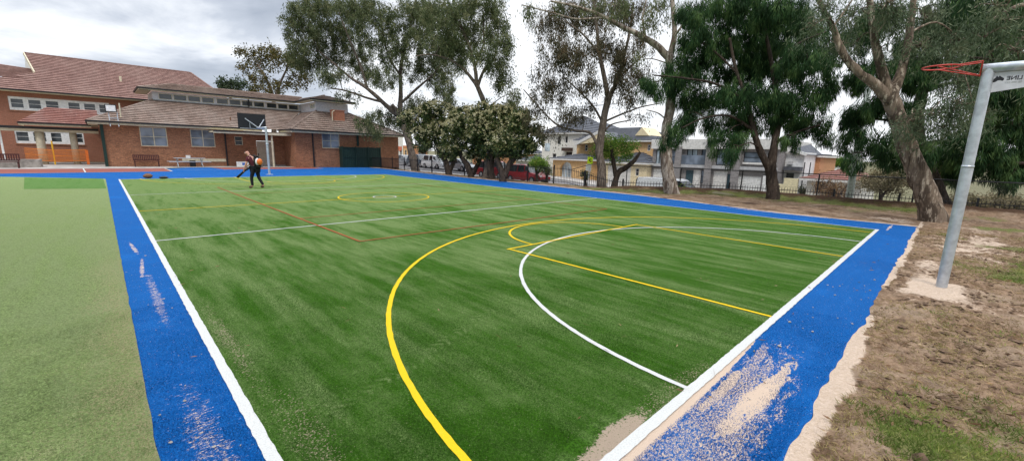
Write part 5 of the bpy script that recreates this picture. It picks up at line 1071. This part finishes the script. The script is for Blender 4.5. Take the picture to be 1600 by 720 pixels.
tree('gum_tree', 'slender gum tree whose bare trunk emerges above the flowering trees', 'tree', (758, 279), 0,
     [[(757, 281, 7), (765, 245, 6.5), (769, 215, 6), (764, 180, 5.5), (753, 152, 5), (746, 135, 5)], [(746, 136, 3.8), (728, 112, 3), (705, 95, 2.4), (675, 86, 1.8), (650, 88, 1.2)], [(745, 136, 4.2), (742, 105, 3.6), (732, 70, 3), (716, 35, 2.4), (692, 5, 1.8)], [(747, 134, 3.5), (757, 108, 2.8), (772, 90, 2.2), (778, 55, 1.6)], [(742, 105, 2.6), (755, 70, 2), (755, 20, 1.5)]],
     [(700, 28, 40, 30), (735, 40, 32, 36), (775, 30, 24, 38), (762, 88, 30, 26), (785, 115, 18, 24), (715, 72, 32, 18), (688, 75, 26, 16), (740, 5, 45, 18), (800, 148, 13, 26, .7), (800, 190, 9, 22, .6), (722, 100, 18, 10, .7), (790, 70, 16, 24)], 'gum', 'gum_leaf', 'grey_bark', G1, cd=2.0, seed=12, rsc=0.72)
GF = 'low multi-stemmed flowering trees by the picket fence'
tree('flowering_tree', 'leftmost low flowering tree with cream blossoms beside the big gum trunk', 'tree', (703, 273), 0,
     [[(703, 275, 5), (698, 258, 4.5), (690, 240, 3.5), (680, 222, 2.5)], [(702, 268, 3.5), (710, 250, 3), (712, 232, 2.2)]], [(650, 192, 28, 22), (682, 178, 30, 20), (690, 212, 32, 24), (662, 215, 22, 18), (715, 190, 22, 22), (700, 236, 22, 13)], 'magnolia', 'magnolia_leaf', 'dark_bark', GF, .8, 21, flowers=26, tw=4)
tree('flowering_tree', 'second flowering tree from the left with twisted dark twin stems', 'tree', (738, 277), 0,
     [[(738, 279, 5), (732, 262, 4.5), (722, 246, 3.5), (715, 225, 2.5)], [(738, 272, 4), (748, 254, 3.2), (752, 235, 2.4)]], [(718, 210, 28, 26), (742, 225, 32, 22), (728, 186, 26, 20), (755, 205, 24, 24), (712, 236, 20, 12), (742, 246, 18, 8)], 'magnolia', 'magnolia_leaf', 'dark_bark', GF, .8, 22, flowers=22, tw=4)
tree('flowering_tree', 'tallest flowering tree in the middle of the clump, in front of the slender gum', 'tree', (770, 280), 0,
     [[(770, 282, 6), (766, 262, 5.5), (768, 240, 4.5), (770, 215, 3)]], [(762, 180, 32, 20), (785, 190, 34, 26), (768, 215, 36, 26), (800, 180, 26, 18), (748, 196, 20, 22), (775, 240, 26, 12)], 'magnolia', 'magnolia_leaf', 'dark_bark', GF, .8, 23, flowers=22, tw=4)
tree('flowering_tree', 'rightmost flowering tree with several splayed stems beside the red car', 'tree', (788, 284), 0,
     [[(787, 286, 6), (783, 266, 5), (775, 248, 4)], [(788, 278, 4.5), (795, 258, 4), (806, 240, 3)], [(790, 272, 3), (802, 252, 2.5), (815, 236, 2)]], [(812, 205, 28, 28), (800, 228, 32, 20), (825, 225, 22, 20), (785, 225, 26, 22), (838, 212, 14, 18), (818, 190, 22, 14)], 'magnolia', 'magnolia_leaf', 'dark_bark', GF, .8, 24, flowers=12, tw=4)
tree('gum_tree', 'brown-leaved weeping gum tree in front of the tan house', 'tree', (940, 292), 0,
     [[(940, 294, 14), (940, 265, 11.5), (937, 235, 10.5), (941, 200, 9.5), (948, 165, 9), (952, 148, 8.5)], [(950, 152, 7), (944, 120, 6), (936, 80, 5), (932, 40, 4), (926, -5, 3)], [(953, 150, 6), (966, 122, 5), (976, 85, 4.2), (984, 50, 3.4), (990, 5, 2.6)], [(936, 232, 4.2), (922, 208, 3.6), (898, 204, 3), (872, 196, 2.4), (846, 172, 1.8), (818, 140, 1.2)], [(943, 195, 3.2), (926, 165, 2.6), (904, 142, 2), (880, 120, 1.5)], [(945, 190, 3), (968, 180, 2.4), (1000, 168, 1.8), (1030, 162, 1.2)], [(942, 210, 2.5), (955, 195, 2), (985, 188, 1.4)], [(936, 85, 3), (912, 55, 2.4), (885, 35, 1.8)], [(966, 122, 3), (990, 100, 2.2), (1008, 85, 1.5)]],
     [(880, 28, 40, 28), (925, 20, 42, 28), (975, 14, 36, 24), (868, 82, 30, 26), (905, 85, 36, 32), (950, 75, 30, 26), (978, 95, 26, 24), (1002, 118, 22, 22, .8), (872, 135, 28, 24), (915, 130, 22, 20, .8), (890, 178, 24, 14), (842, 135, 22, 30, .45), (836, 178, 20, 22, .45), (858, 205, 20, 12, .5), (965, 130, 22, 20), (985, 155, 22, 16, .6), (915, 172, 18, 14, .7), (850, 40, 24, 24, .5), (1005, 60, 20, 30, .5), (1000, 180, 22, 8, .4)],
     'browngum', 'brown_gum_leaf', 'grey_bark', G1, cd=1.8, seed=13, rsc=0.58, tw=12)
tree('gum_tree', 'gum tree with peeling pale trunk in front of the white van', 'tree', (1047, 302), 0.02,
     [[(1052, 304, 16), (1044, 272, 13), (1040, 238, 12), (1042, 200, 10.5), (1048, 160, 9.5), (1047, 120, 9), (1046, 86, 9)], [(1045, 90, 8), (1026, 72, 7), (1000, 56, 6), (972, 42, 5), (942, 26, 4), (905, 12, 3), (860, 2, 2)], [(1047, 88, 7.5), (1054, 55, 5.5), (1052, 22, 5), (1048, -20, 4)], [(942, 28, 2.6), (900, 30, 2), (862, 20, 1.6), (815, 8, 1.2)], [(1052, 60, 3), (1070, 35, 2.4), (1090, 10, 1.8)], [(1010, 62, 2.4), (1004, 30, 2), (1010, 0, 1.4)], [(1048, 195, 2), (1030, 178, 1.3), (1010, 172, .9)], [(1060, 78, 2), (1075, 70, 1.4), (1095, 75, 1)]],
     [(1080, 50, 20, 26, .5), (1030, 12, 26, 18, .7), (960, 8, 34, 14, .8), (1090, 15, 22, 20, .7), (1012, 40, 16, 16, .5), (820, 14, 26, 10, .5), (1085, 90, 14, 16, .3), (900, 6, 30, 10, .5), (1000, 95, 18, 16, .3)], 'browngum', 'gum_leaf', 'pale_bark', G1, cd=1.0, seed=14, rsc=0.7, tw=12)
tree('she_oak', 'dark weeping she-oak with hanging needle tassels in front of the right townhouse', 'tree', (1207, 310), .06,
     [[(1209, 314, 17), (1207, 285, 14), (1204, 258, 13)], [(1203, 264, 9.5), (1188, 236, 8), (1178, 205, 7), (1168, 160, 5.5), (1150, 110, 4), (1140, 60, 3)], [(1205, 262, 10.5), (1210, 225, 9), (1216, 185, 7.5), (1211, 130, 6), (1200, 70, 4.5), (1188, 10, 3)], [(1178, 205, 4), (1142, 182, 3), (1102, 184, 2.2), (1066, 200, 1.5)], [(1214, 190, 4), (1250, 165, 3), (1298, 148, 2)], [(1168, 160, 3.5), (1120, 132, 3), (1065, 122, 2.2), (1022, 118, 1.6)], [(1213, 222, 4), (1246, 206, 3), (1280, 196, 2)], [(1206, 110, 3), (1245, 70, 2.4), (1290, 50, 1.6)], [(1152, 115, 3), (1110, 75, 2.4), (1080, 60, 1.8)]],
     [(1028, 128, 26, 14), (1075, 98, 38, 18), (1062, 122, 26, 14), (1140, 88, 48, 28), (1205, 88, 50, 32), (1262, 92, 42, 26), (1098, 145, 42, 15), (1165, 142, 52, 22), (1235, 148, 52, 20), (1290, 135, 26, 18), (1076, 178, 24, 14), (1056, 200, 15, 12), (1036, 214, 8, 8, .7), (1140, 182, 38, 15), (1198, 180, 42, 14, .9), (1255, 186, 42, 13), (1284, 206, 16, 8, .8), (1135, 212, 32, 12), (1155, 228, 20, 7, .8), (1170, 40, 52, 28), (1100, 50, 36, 24), (1235, 38, 46, 30), (1150, 2, 52, 18), (1090, 12, 34, 18), (1290, 66, 28, 30), (1220, -2, 44, 18), (1240, 212, 24, 7, .8)],
     'sheoak', 'sheoak_leaf', 'dark_bark', G1, cd=1.7, seed=15, rsc=0.6, tw=5)
tree('gum_tree', 'massive leaning gum tree with forked trunk just past the near corner of the court', 'tree', (1462, 346), .02,
     [[(1464, 348, 31), (1450, 312, 26), (1432, 268, 22), (1415, 222, 20), (1402, 185, 18), (1393, 155, 18), (1388, 138, 15)], [(1392, 160, 14), (1368, 132, 11.5), (1340, 112, 10), (1316, 82, 8.5), (1302, 45, 7), (1286, 15, 6), (1270, -25, 5)], [(1390, 150, 14), (1378, 112, 11), (1366, 60, 9), (1360, 10, 7.5), (1356, -25, 6)], [(1394, 148, 13), (1410, 108, 10), (1420, 60, 8.5), (1426, 10, 7), (1430, -25, 6)], [(1300, 45, 3), (1318, 20, 2.4), (1335, -5, 1.8)], [(1404, 190, 4), (1440, 175, 3, -.6), (1480, 170, 2, -1.0), (1520, 160, 1.4, -1.2)], [(1366, 60, 3), (1385, 30, 2.2), (1395, 0, 1.6)]],
     [(1425, 186, 26, 14, .9, -1), (1455, 178, 32, 18, .9, -1.2), (1495, 160, 30, 18, .9, -1.4), (1478, 196, 28, 12, .8, -1.2), (1400, 22, 30, 20), (1445, 26, 30, 26), (1335, 20, 28, 18), (1310, 70, 20, 16, .6), (1270, 40, 20, 18, .7), (1440, 70, 24, 20, .7), (1385, 5, 40, 12), (1498, 122, 34, 24), (1500, 60, 32, 28), (1342, 62, 18, 16, .5), (1386, 70, 14, 20, .5), (1412, 208, 16, 8, .7, -.8), (1290, 10, 26, 18), (1530, 180, 30, 16, .8)],
     'neargum', 'pale_gum_leaf', 'gum_bark', G1, cd=1.3, seed=16, rsc=.60, tw=14)
tree('she_oak', 'dark she-oak standing behind the massive leaning gum', 'tree', (1486, 335), .05,
     [[(1484, 337, 14), (1462, 290, 12), (1440, 235, 11), (1434, 190, 10), (1440, 150, 9.5), (1450, 105, 9), (1453, 60, 8), (1447, 10, 6)], [(1438, 200, 4), (1400, 190, 3), (1360, 185, 2)], [(1436, 230, 4), (1400, 232, 3), (1362, 228, 2)], [(1442, 145, 4), (1485, 130, 3), (1530, 128, 2)], [(1440, 225, 5), (1490, 222, 4), (1545, 228, 3)], [(1450, 90, 4), (1410, 95, 3), (1370, 100, 2)]],
     [(1345, 175, 30, 18), (1330, 205, 18, 14), (1372, 212, 34, 16), (1345, 238, 18, 10, .8), (1395, 236, 28, 12), (1440, 232, 34, 18), (1375, 150, 30, 16), (1340, 118, 22, 18), (1380, 108, 30, 20), (1425, 120, 26, 24), (1430, 60, 26, 24), (1350, 45, 24, 22), (1380, 20, 30, 20), (1470, 90, 30, 24), (1475, 232, 30, 22), (1420, 165, 26, 16), (1475, 30, 30, 26), (1500, 262, 26, 14)],
     'sheoak', 'sheoak_leaf', 'dark_bark', G1, cd=1.5, seed=17, rsc=0.75, tw=5, D=18.6)
tree('she_oak', 'dark she-oak at the right edge of the picture with drooping skirts behind the steel post', 'tree', (1690, 350), .05,
     [[(1690, 352, 18), (1685, 290, 16), (1680, 230, 14), (1672, 150, 12), (1665, 60, 9), (1660, -30, 7)], [(1682, 250, 7), (1640, 215, 6), (1590, 195, 5), (1545, 190, 3.5), (1505, 195, 2.5)], [(1684, 290, 6), (1640, 262, 5), (1590, 255, 3.6), (1540, 258, 2.4)], [(1672, 140, 6), (1620, 110, 5), (1560, 95, 3.4), (1515, 90, 2.4)], [(1666, 60, 5), (1610, 30, 4), (1550, 15, 3)]],
     [(1520, 205, 36, 20), (1565, 185, 36, 22), (1610, 190, 34, 26), (1535, 240, 38, 20), (1585, 240, 40, 24), (1585, 268, 26, 10), (1540, 140, 40, 24), (1590, 140, 36, 28), (1545, 95, 36, 24), (1600, 85, 36, 30), (1530, 40, 40, 28), (1590, 30, 40, 34), (1500, 8, 36, 22), (1560, -5, 44, 20)],
     'sheoak', 'sheoak_leaf', 'dark_bark', G1, cd=1.4, seed=18, rsc=0.7, tw=5, D=17.0)
tree('gum_tree', 'overhanging gum branch with long pale leaves at the top right corner', 'tree', (1820, 420), 0,
     [[(1820, 425, 30), (1810, 300, 26), (1790, 150, 22), (1760, 20, 18), (1740, -60, 15)], [(1775, 90, 8), (1700, 30, 6), (1640, 8, 4.5), (1590, 10, 3), (1545, 35, 1.8)], [(1640, 8, 3), (1610, 45, 2.2), (1580, 80, 1.4)]],
     [(1545, 55, 26, 20, .6), (1575, 30, 30, 20, .7), (1590, 80, 24, 22, .6), (1540, 90, 20, 12, .45), (1610, 50, 26, 26, .7), (1560, 8, 34, 14, .7), (1620, 100, 20, 20, .6)], 'neargum', 'pale_gum_leaf', 'gum_bark', G1, cd=.6, seed=19, tw=14, D=10.5)
GB = 'trees behind the school roofs'
tree('tree', 'olive-brown tree with open crown behind the clerestory roof of the school', 'tree', (428, 200), 0, [[(428, 262, 4), (428, 170, 3), (426, 150, 2.6), (418, 128, 2), (405, 105, 1.4)], [(428, 158, 2.4), (438, 130, 1.8), (448, 108, 1.2)]],
     [(393, 86, 20, 16), (385, 102, 13, 14, .8), (415, 92, 22, 18), (440, 95, 20, 18), (462, 100, 20, 18), (470, 125, 16, 14), (445, 135, 24, 12), (405, 122, 18, 14), (415, 142, 26, 9), (430, 78, 16, 8, .8)], 'oleaf', 'olive_leaf', 'grey_bark', GB, cd=2, seed=31, D=56, lscale=1.2, tw=6)
tree('tree', 'small round green treetop showing left of the olive-brown tree above the school roof', 'tree', (360, 230), 0, [[(360, 262, 4), (360, 180, 3), (360, 140, 2)]], [(348, 134, 16, 10), (366, 132, 20, 11), (382, 140, 14, 8)], 'oleaf', 'far_leaf', 'grey_bark', GB, cd=1, seed=32, D=68, lscale=1.4, tw=3, dens=1.5)
GS = 'shrubs beyond the fences'
tree('small_tree', 'bright green small tree with leaning bare limb behind the brown-leaved gum', 'tree', (962, 288), -.3, [[(958, 290, 5), (965, 272, 4.5), (978, 262, 4), (992, 250, 3), (1000, 238, 2)], [(962, 275, 3.5), (958, 250, 3), (955, 228, 2)]], [(948, 222, 20, 14), (970, 228, 20, 14), (955, 242, 20, 14), (980, 242, 14, 10, .8), (990, 228, 10, 8, .6), (935, 236, 12, 12, .8)], 'bush', 'bright_leaf', 'dark_bark', GS, .7, 41, D=27.5, tw=6)
def bush(label, x, y, rx, ry, D_, leaf, z0, seed, dens=1.0, n=5, style='bush', bk='dark_bark', group=GS):
    rs = random.Random(seed); bl_ = [(x + rs.uniform(-.55, .55) * rx, y + rs.uniform(-.35, .35) * ry, rx * .55, ry * .6) for _ in range(n)]
    tree('shrub', label, 'shrub', (x, y + ry), z0, [[(x, y + ry + 6, 2.5), (x - 2, y + ry * .5, 2), (x - 4, y, 1.4)], [(x, y + ry, 2), (x + rx * .3, y + ry * .3, 1.5), (x + rx * .5, y - ry * .2, 1)]], bl_, style, leaf, bk, group, .6, seed, dens, D=D_, tw=5)
bush('bright green shrub between the red car and the white rendered house', 840, 258, 20, 13, 36, 'bright_leaf', -.9, 42)
bush('small round dark shrub by the left corner of the tan portico', 856, 266, 7, 6, 36, 'magnolia_leaf', -.9, 43)
bush('dark shrub beside the right side of the tan portico', 916, 274, 8, 7, 36, 'magnolia_leaf', -.9, 44)
bush('lime green treetop beyond the red-roofed bungalow', 1318, 254, 22, 10, 55, 'bright_leaf', -3, 45, n=6)
bush('dark green shrub at the foot of the cream boundary wall', 1254, 298, 9, 5, 33, 'magnolia_leaf', -2.6, 46)
bush('bare twiggy grey shrub covering the wall of the red-roofed bungalow', 1308, 292, 32, 16, 27, 'litter_mat', -1.0, 47, .35, 8, 'browngum')
bush('large olive shrub behind the chain-link fence left of the massive leaning gum', 1378, 285, 42, 22, 25.5, 'hedge_leaf', -.8, 48, .8, 9)
bush('yellow-green shrub between the massive leaning gum and the steel post', 1478, 272, 22, 18, 24, 'olive_leaf', -.8, 49, .7, 5)
bush('dry brown creeper hedge behind the steel post at the right edge', 1560, 318, 50, 14, 22, 'hedge_leaf', -.4, 50, 1.5, 12)
bush('dry brown creeper hedge just left of the steel post', 1500, 312, 20, 14, 22, 'hedge_leaf', -.4, 51, 1.2, 6)
bush('green shrub under the street trees left of the white van', 1060, 297, 14, 4, 24, 'grass_green', 0, 52, .8, 4)
# distant street trees beyond the houses, for the skyline
for k, (x, y, rx, ry, D_, lab) in enumerate(((1330, 245, 16, 8, 90, 'hazy treetop on the skyline above the lime green one'), (662, 232, 14, 10, 75, 'dark treetop behind the orange brick house near the school'))):
    bush(lab, x, y, rx, ry, D_, 'far_leaf', -2, 60 + k, 1.3, 5, 'oleaf', group='distant treetops')

# ------------------------------------------------------------------ grass, litter and clods near the camera
def blades(name, leaf, pts, lmin, lmax, wd, lean=.9, kind='stuff', label=None):
    P = np.array(pts); N = len(P); d = unit(rng.normal(size=(N, 3)) * np.array([lean, lean, .3]) + np.array([0, 0, 1.0])); ln_ = lmin + (lmax - lmin) * rng.random(N)
    o = mesh_from_arrays(name, leaf_quads(P, d, ln_, np.full(N, wd)), 4, leaf, None); o['kind'] = kind; o['category'] = name.replace('_', ' '); o['label'] = label or name; return o
rs = random.Random(5); gp1, gp2, cl_ = [], [], []
for _ in range(330000):
    d = rs.random() ** 1.5 * 9; x = 2.0 + rs.random() ** 1.5 * 15; y = edgeY(x) - d - .05
    g = grass_amt(x, y) + .30 * fbm(x, y, 4.5, 3, 7.7); 
    if y > 0: continue
    if sand_amt(x, y) > .42: continue
    if g > .33 and rs.random() < (g - .18) * 1.8: gp1.append((x, y, earth_z(x, y, d) - .004))
    elif g > -.10 and rs.random() < (g + .28) * .95: gp2.append((x, y, earth_z(x, y, d) - .004))
    elif sand_amt(x, y) < .3 and rs.random() < .16: gp2.append((x, y, earth_z(x, y, d) + .002))
for _ in range(42000):
    y = -.6 + rs.random() * 13; fx = fenceX(y); x = fx - .9 - abs(rs.gauss(1.2, .9))
    if x > edgeX(y) + .3 and fbm(x, y, .9, 3, 2.2) > -.22: gp1.append((x, y, H(x, y) + .0))
blades('green_grass', 'grass_green', gp1, .025, .075, .006, label='patches of short green grass in the churned earth beside the blue strip')
blades('dry_grass', 'grass_dry', gp2, .03, .08, .0055, 2.2, label='dry straw-coloured grass strewn over the churned earth')
def clods(name, mat, pts, smin, smax, label, cat, flat=.6):
    ico = np.array([(0, 0, 1), (.9, 0, .3), (.28, .85, .3), (-.72, .53, .3), (-.72, -.53, .3), (.28, -.85, .3), (0, 0, -.6)]); fc = np.array([(0, 1, 2), (0, 2, 3), (0, 3, 4), (0, 4, 5), (0, 5, 1), (6, 2, 1), (6, 3, 2), (6, 4, 3), (6, 5, 4), (6, 1, 5)])
    out = []
    for p in pts:
        s = smin + (smax - smin) * rng.random() ** 2.5; v = ico * (1 + .35 * rng.normal(size=ico.shape)) * s * np.array([1, 1, flat]); a = rng.random() * 6.3; c, s_ = math.cos(a), math.sin(a)
        v = v @ np.array([[c, -s_, 0], [s_, c, 0], [0, 0, 1]]) + np.array(p); out.append(v[fc])
    o = mesh_from_arrays(name, np.concatenate(out), 3, mat, None); o['kind'] = 'stuff'; o['label'] = label; o['category'] = cat; return o
cp = []
while len(cp) < 9000:
    d = rs.random() ** 1.3 * 7; x = 2.0 + rs.random() ** 1.3 * 13; y = edgeY(x) - d - .06
    if sand_amt(x, y) < .45 and fbm(x, y, 1.4, 3, 3) + .25 > rs.random() * .7: cp.append((x, y, earth_z(x, y, d) + .003))
clods('soil_clods', 'soil_mat' if 'soil_mat' in MATS else 'brown_soil' if 'brown_soil' in MATS else plain('brown_soil', (.12, .075, .046), .95, 0, .35, 20).name, cp, .006, .042, 'loose clods of brown soil on the churned earth', 'soil clods')
sods = []
while len(sods) < 130:
    d = .25 + rs.random() ** 1.2 * 5; x = 2.2 + rs.random() ** 1.2 * 11; y = edgeY(x) - d
    if sand_amt(x, y) < .4: sods.append((x, y, earth_z(x, y, d) + .005))
clods('earth_lumps', 'brown_soil', sods, .025, .075, 'larger lumps of dug-up soil and turf beside the blue strip', 'earth lumps', .55)
# upright synthetic fibres where the turf is close enough to show them
leafmat('fibre_green', (.072, .205, .012), (.038, .125, .008), (.23, .34, .11), .25); leafmat('fibre_blue', (.002, .13, .44), (.001, .06, .24), (.07, .27, .60), .25); leafmat('fibre_pale', (.31, .40, .15), (.21, .285, .10), (.50, .49, .27), .25)
FG, FB, FP = [], [], []
rr_ = np.random.default_rng(3)
for a_, q_ in zip(rr_.uniform(R(-12), R(104), 620000), rr_.random(620000)):
    r_ = 1.7 * (6.5 / 1.7) ** q_; x = CAM[0] + r_ * math.sin(a_); y = CAM[1] + r_ * math.cos(a_)
    if x < -.53:
        if len(FP) < 90000: FP.append((x, y, .004))
    elif x < -.04 or (y < -.04 and x > .04):
        if y < -.74 and x > 0: continue
        if ((x - 3.1) / .75) ** 2 + ((y + .40) / .11) ** 2 < rr_.random() * 1.2 or ((x + .27) / .10) ** 2 + ((y - 1.0) / 1.1) ** 2 < rr_.random() * .5: continue
        if y < -.0 and x > .04 and y > -.10 and x < 4.6: continue
        if len(FB) < 110000: FB.append((x, y, -.002))
    elif x > .04 and y > .045:
        if ((x - 1.75) / .55) ** 2 + ((y - .13) / .17) ** 2 < 1: continue
        if abs(math.hypot(x - XC, y) - 4.89) < .035 or abs(math.hypot(x - XC, y + .154) - 6.846) < .037 or abs(x - 5.2) < .06: continue
        if len(FG) < 230000: FG.append((x, y, .002))
for nm_, mt_, P_, lb_, l0, l1 in (('turf_fibres', 'fibre_green', FG, 'green synthetic fibres of the near court turf', .012, .022), ('turf_fibres', 'fibre_blue', FB, 'blue synthetic fibres of the near border strip', .010, .018), ('turf_fibres', 'fibre_pale', FP, 'pale green synthetic fibres of the near left turf', .012, .022)):
    blades(nm_, mt_, P_, l0, l1, .0028, 1.1, label=lb_)
# leaf litter and needles on the turf
lp_ = []; ld = []; ll = []; lw_ = []
for _ in range(340):
    x = rs.random() * 15; y = -.5 + rs.random() ** 1.6 * 26; lp_.append((x - .4, y, .020)); a = rs.random() * 6.28; ld.append((math.cos(a), math.sin(a), .05)); ndl = rs.random() < .3
    ll.append(.03 + .07 * rs.random() if not ndl else .10 + .1 * rs.random()); lw_.append(.013 if not ndl else .004)
o = mesh_from_arrays('leaf_litter', leaf_quads(np.array(lp_), unit(np.array(ld)), np.array(ll), np.array(lw_)), 4, 'litter_mat', None); o['kind'] = 'stuff'; o['label'] = 'fallen gum leaves and twigs scattered on the court turf'; o['category'] = 'leaf litter'
lp_, ld, ll, lw_ = [], [], [], []
while len(lp_) < 5200:
    if len(lp_) < 3600: d = .05 + rs.random() ** 1.3 * 8; x = 2.2 + rs.random() ** 1.2 * 15; y = edgeY(x) - d; zz = earth_z(x, y, d)
    else: y = -.6 + rs.random() * 14; x = edgeX(y) + .2 + rs.random() * 4.5; zz = H(x, y)
    if (sand_amt(x, y) > .5 and y < -.7) or fbm(x, y, 1.1, 3, 4.4) < -.1: continue
    lp_.append((x, y, zz + .014)); a = rs.random() * 6.28; ld.append((math.cos(a), math.sin(a), rs.uniform(-.1, .25))); ndl = rs.random() < .45
    ll.append(.04 + .08 * rs.random() if not ndl else .07 + .13 * rs.random()); lw_.append(.016 if not ndl else .005)
o = mesh_from_arrays('bark_litter', leaf_quads(np.array(lp_), unit(np.array(ld)), np.array(ll), np.array(lw_)), 4, 'litter_mat', None); o['kind'] = 'stuff'; o['label'] = 'dead leaves, twigs and bark strips scattered over the bare earth'; o['category'] = 'bark litter'
pp = [(-.5 + .5 * rs.random(), -.2 + 9 * rs.random(), .006) for _ in range(22)] + [(2.5 + rs.random() * 6, -.7 + .6 * rs.random(), .006) for _ in range(40)] + [(q_[0], q_[1], .01) for q_ in (PG(268, 693), PG(250, 650), PG(335, 700), PG(1270, 497), PG(1262, 492))]
clods('pebbles', 'stone_grey', pp, .006, .022, 'small stones and soil crumbs lying on the blue strip', 'pebbles', .8)

# ------------------------------------------------------------------ light
w = bpy.data.worlds.new('World'); SC.world = w; w.use_nodes = True; nt = w.node_tree; nt.nodes.clear()
SUN_EL, SUN_AZ = R(58), R(232)      # azimuth measured clockwise from +Y
sd = Vector((math.sin(SUN_AZ) * math.cos(SUN_EL), math.cos(SUN_AZ) * math.cos(SUN_EL), math.sin(SUN_EL)))
def N(t_, **k):
    n_ = nt.nodes.new(t_)
    for a_, b_ in k.items(): setattr(n_, a_, b_)
    return n_
sky = N('ShaderNodeTexSky', sky_type='NISHITA', sun_disc=False, sun_elevation=SUN_EL, sun_rotation=SUN_AZ)
tc = N('ShaderNodeTexCoord'); sp_ = N('ShaderNodeSeparateXYZ'); nt.links.new(tc.outputs['Generated'], sp_.inputs[0])
def mth(op, a, b=0.0, clamp=False):
    n_ = N('ShaderNodeMath', operation=op, use_clamp=clamp)
    for i, q_ in enumerate((a, b)):
        if isinstance(q_, bpy.types.NodeSocket): nt.links.new(q_, n_.inputs[i])
        else: n_.inputs[i].default_value = q_
    return n_.outputs[0]
zz = mth('ADD', mth('MAXIMUM', sp_.outputs[2], 0.0), .16); cx2, cy2 = mth('DIVIDE', sp_.outputs[0], zz), mth('DIVIDE', sp_.outputs[1], zz)
cmb = N('ShaderNodeCombineXYZ'); nt.links.new(cx2, cmb.inputs[0]); nt.links.new(cy2, cmb.inputs[1])
def nz(scale, det, rough, dist, off):
    n_ = N('ShaderNodeTexNoise'); mp = N('ShaderNodeMapping'); mp.inputs['Location'].default_value = (off, off * .7, 0); nt.links.new(cmb.outputs[0], mp.inputs[0]); nt.links.new(mp.outputs[0], n_.inputs['Vector'])
    n_.inputs['Scale'].default_value = scale; n_.inputs['Detail'].default_value = det; n_.inputs['Roughness'].default_value = rough; n_.inputs['Distortion'].default_value = dist; return n_.outputs[0]
n1, n2 = nz(.55, 5, .55, .5, 3.7), nz(1.5, 6, .6, .3, 8.1)
cv = mth('ADD', mth('MULTIPLY', n1, .65), mth('MULTIPLY', n2, .35))
cv = mth('ADD', cv, mth('MULTIPLY', sp_.outputs[0], .12))          # cloud is thinner towards the street side
cv = mth('ADD', cv, mth('MULTIPLY', mth('MAXIMUM', mth('SUBTRACT', .26, sp_.outputs[2]), 0.0), .45))
cr = N('ShaderNodeValToRGB'); nt.links.new(cv, cr.inputs[0]); e = cr.color_ramp.elements
e[0].position = .42; e[0].color = (3.3, 3.7, 4.4, 1); e[1].position = .62; e[1].color = (8.6, 8.8, 9.1, 1); k_ = e.new(.51); k_.color = (4.7, 5.1, 5.8, 1)
mr = N('ShaderNodeMapRange', interpolation_type='SMOOTHSTEP'); nt.links.new(sp_.outputs[2], mr.inputs[0]); mr.inputs[1].default_value = .38; mr.inputs[2].default_value = .95; mr.inputs[3].default_value = 1; mr.inputs[4].default_value = 2.9
vm = N('ShaderNodeVectorMath', operation='SCALE'); nt.links.new(cr.outputs[0], vm.inputs[0]); nt.links.new(mr.outputs[0], vm.inputs['Scale'])   # overcast sky: brightest overhead
mx = N('ShaderNodeMix', data_type='RGBA'); mx.inputs[0].default_value = .93; nt.links.new(sky.outputs[0], mx.inputs[6]); nt.links.new(vm.outputs[0], mx.inputs[7])
bg = N('ShaderNodeBackground'); bg.inputs[1].default_value = .10; nt.links.new(mx.outputs[2], bg.inputs[0]); ow = N('ShaderNodeOutputWorld'); nt.links.new(bg.outputs[0], ow.inputs[0])
ld_ = bpy.data.lights.new('sun', 'SUN'); ld_.energy = 1.5; ld_.angle = R(12); ld_.color = (1, .96, .90); so = bpy.data.objects.new('sun', ld_); COL.objects.link(so); so.rotation_euler = (-sd).to_track_quat('-Z', 'Y').to_euler()
SC.view_settings.view_transform = 'Standard'; SC.view_settings.look = 'None'; SC.view_settings.exposure = .48; SC.view_settings.gamma = 1
SC.cycles.max_bounces = 6; SC.cycles.transparent_max_bounces = 8; SC.cycles.use_denoising = True
for o in bpy.data.objects:
    if '_o' in o: del o['_o']
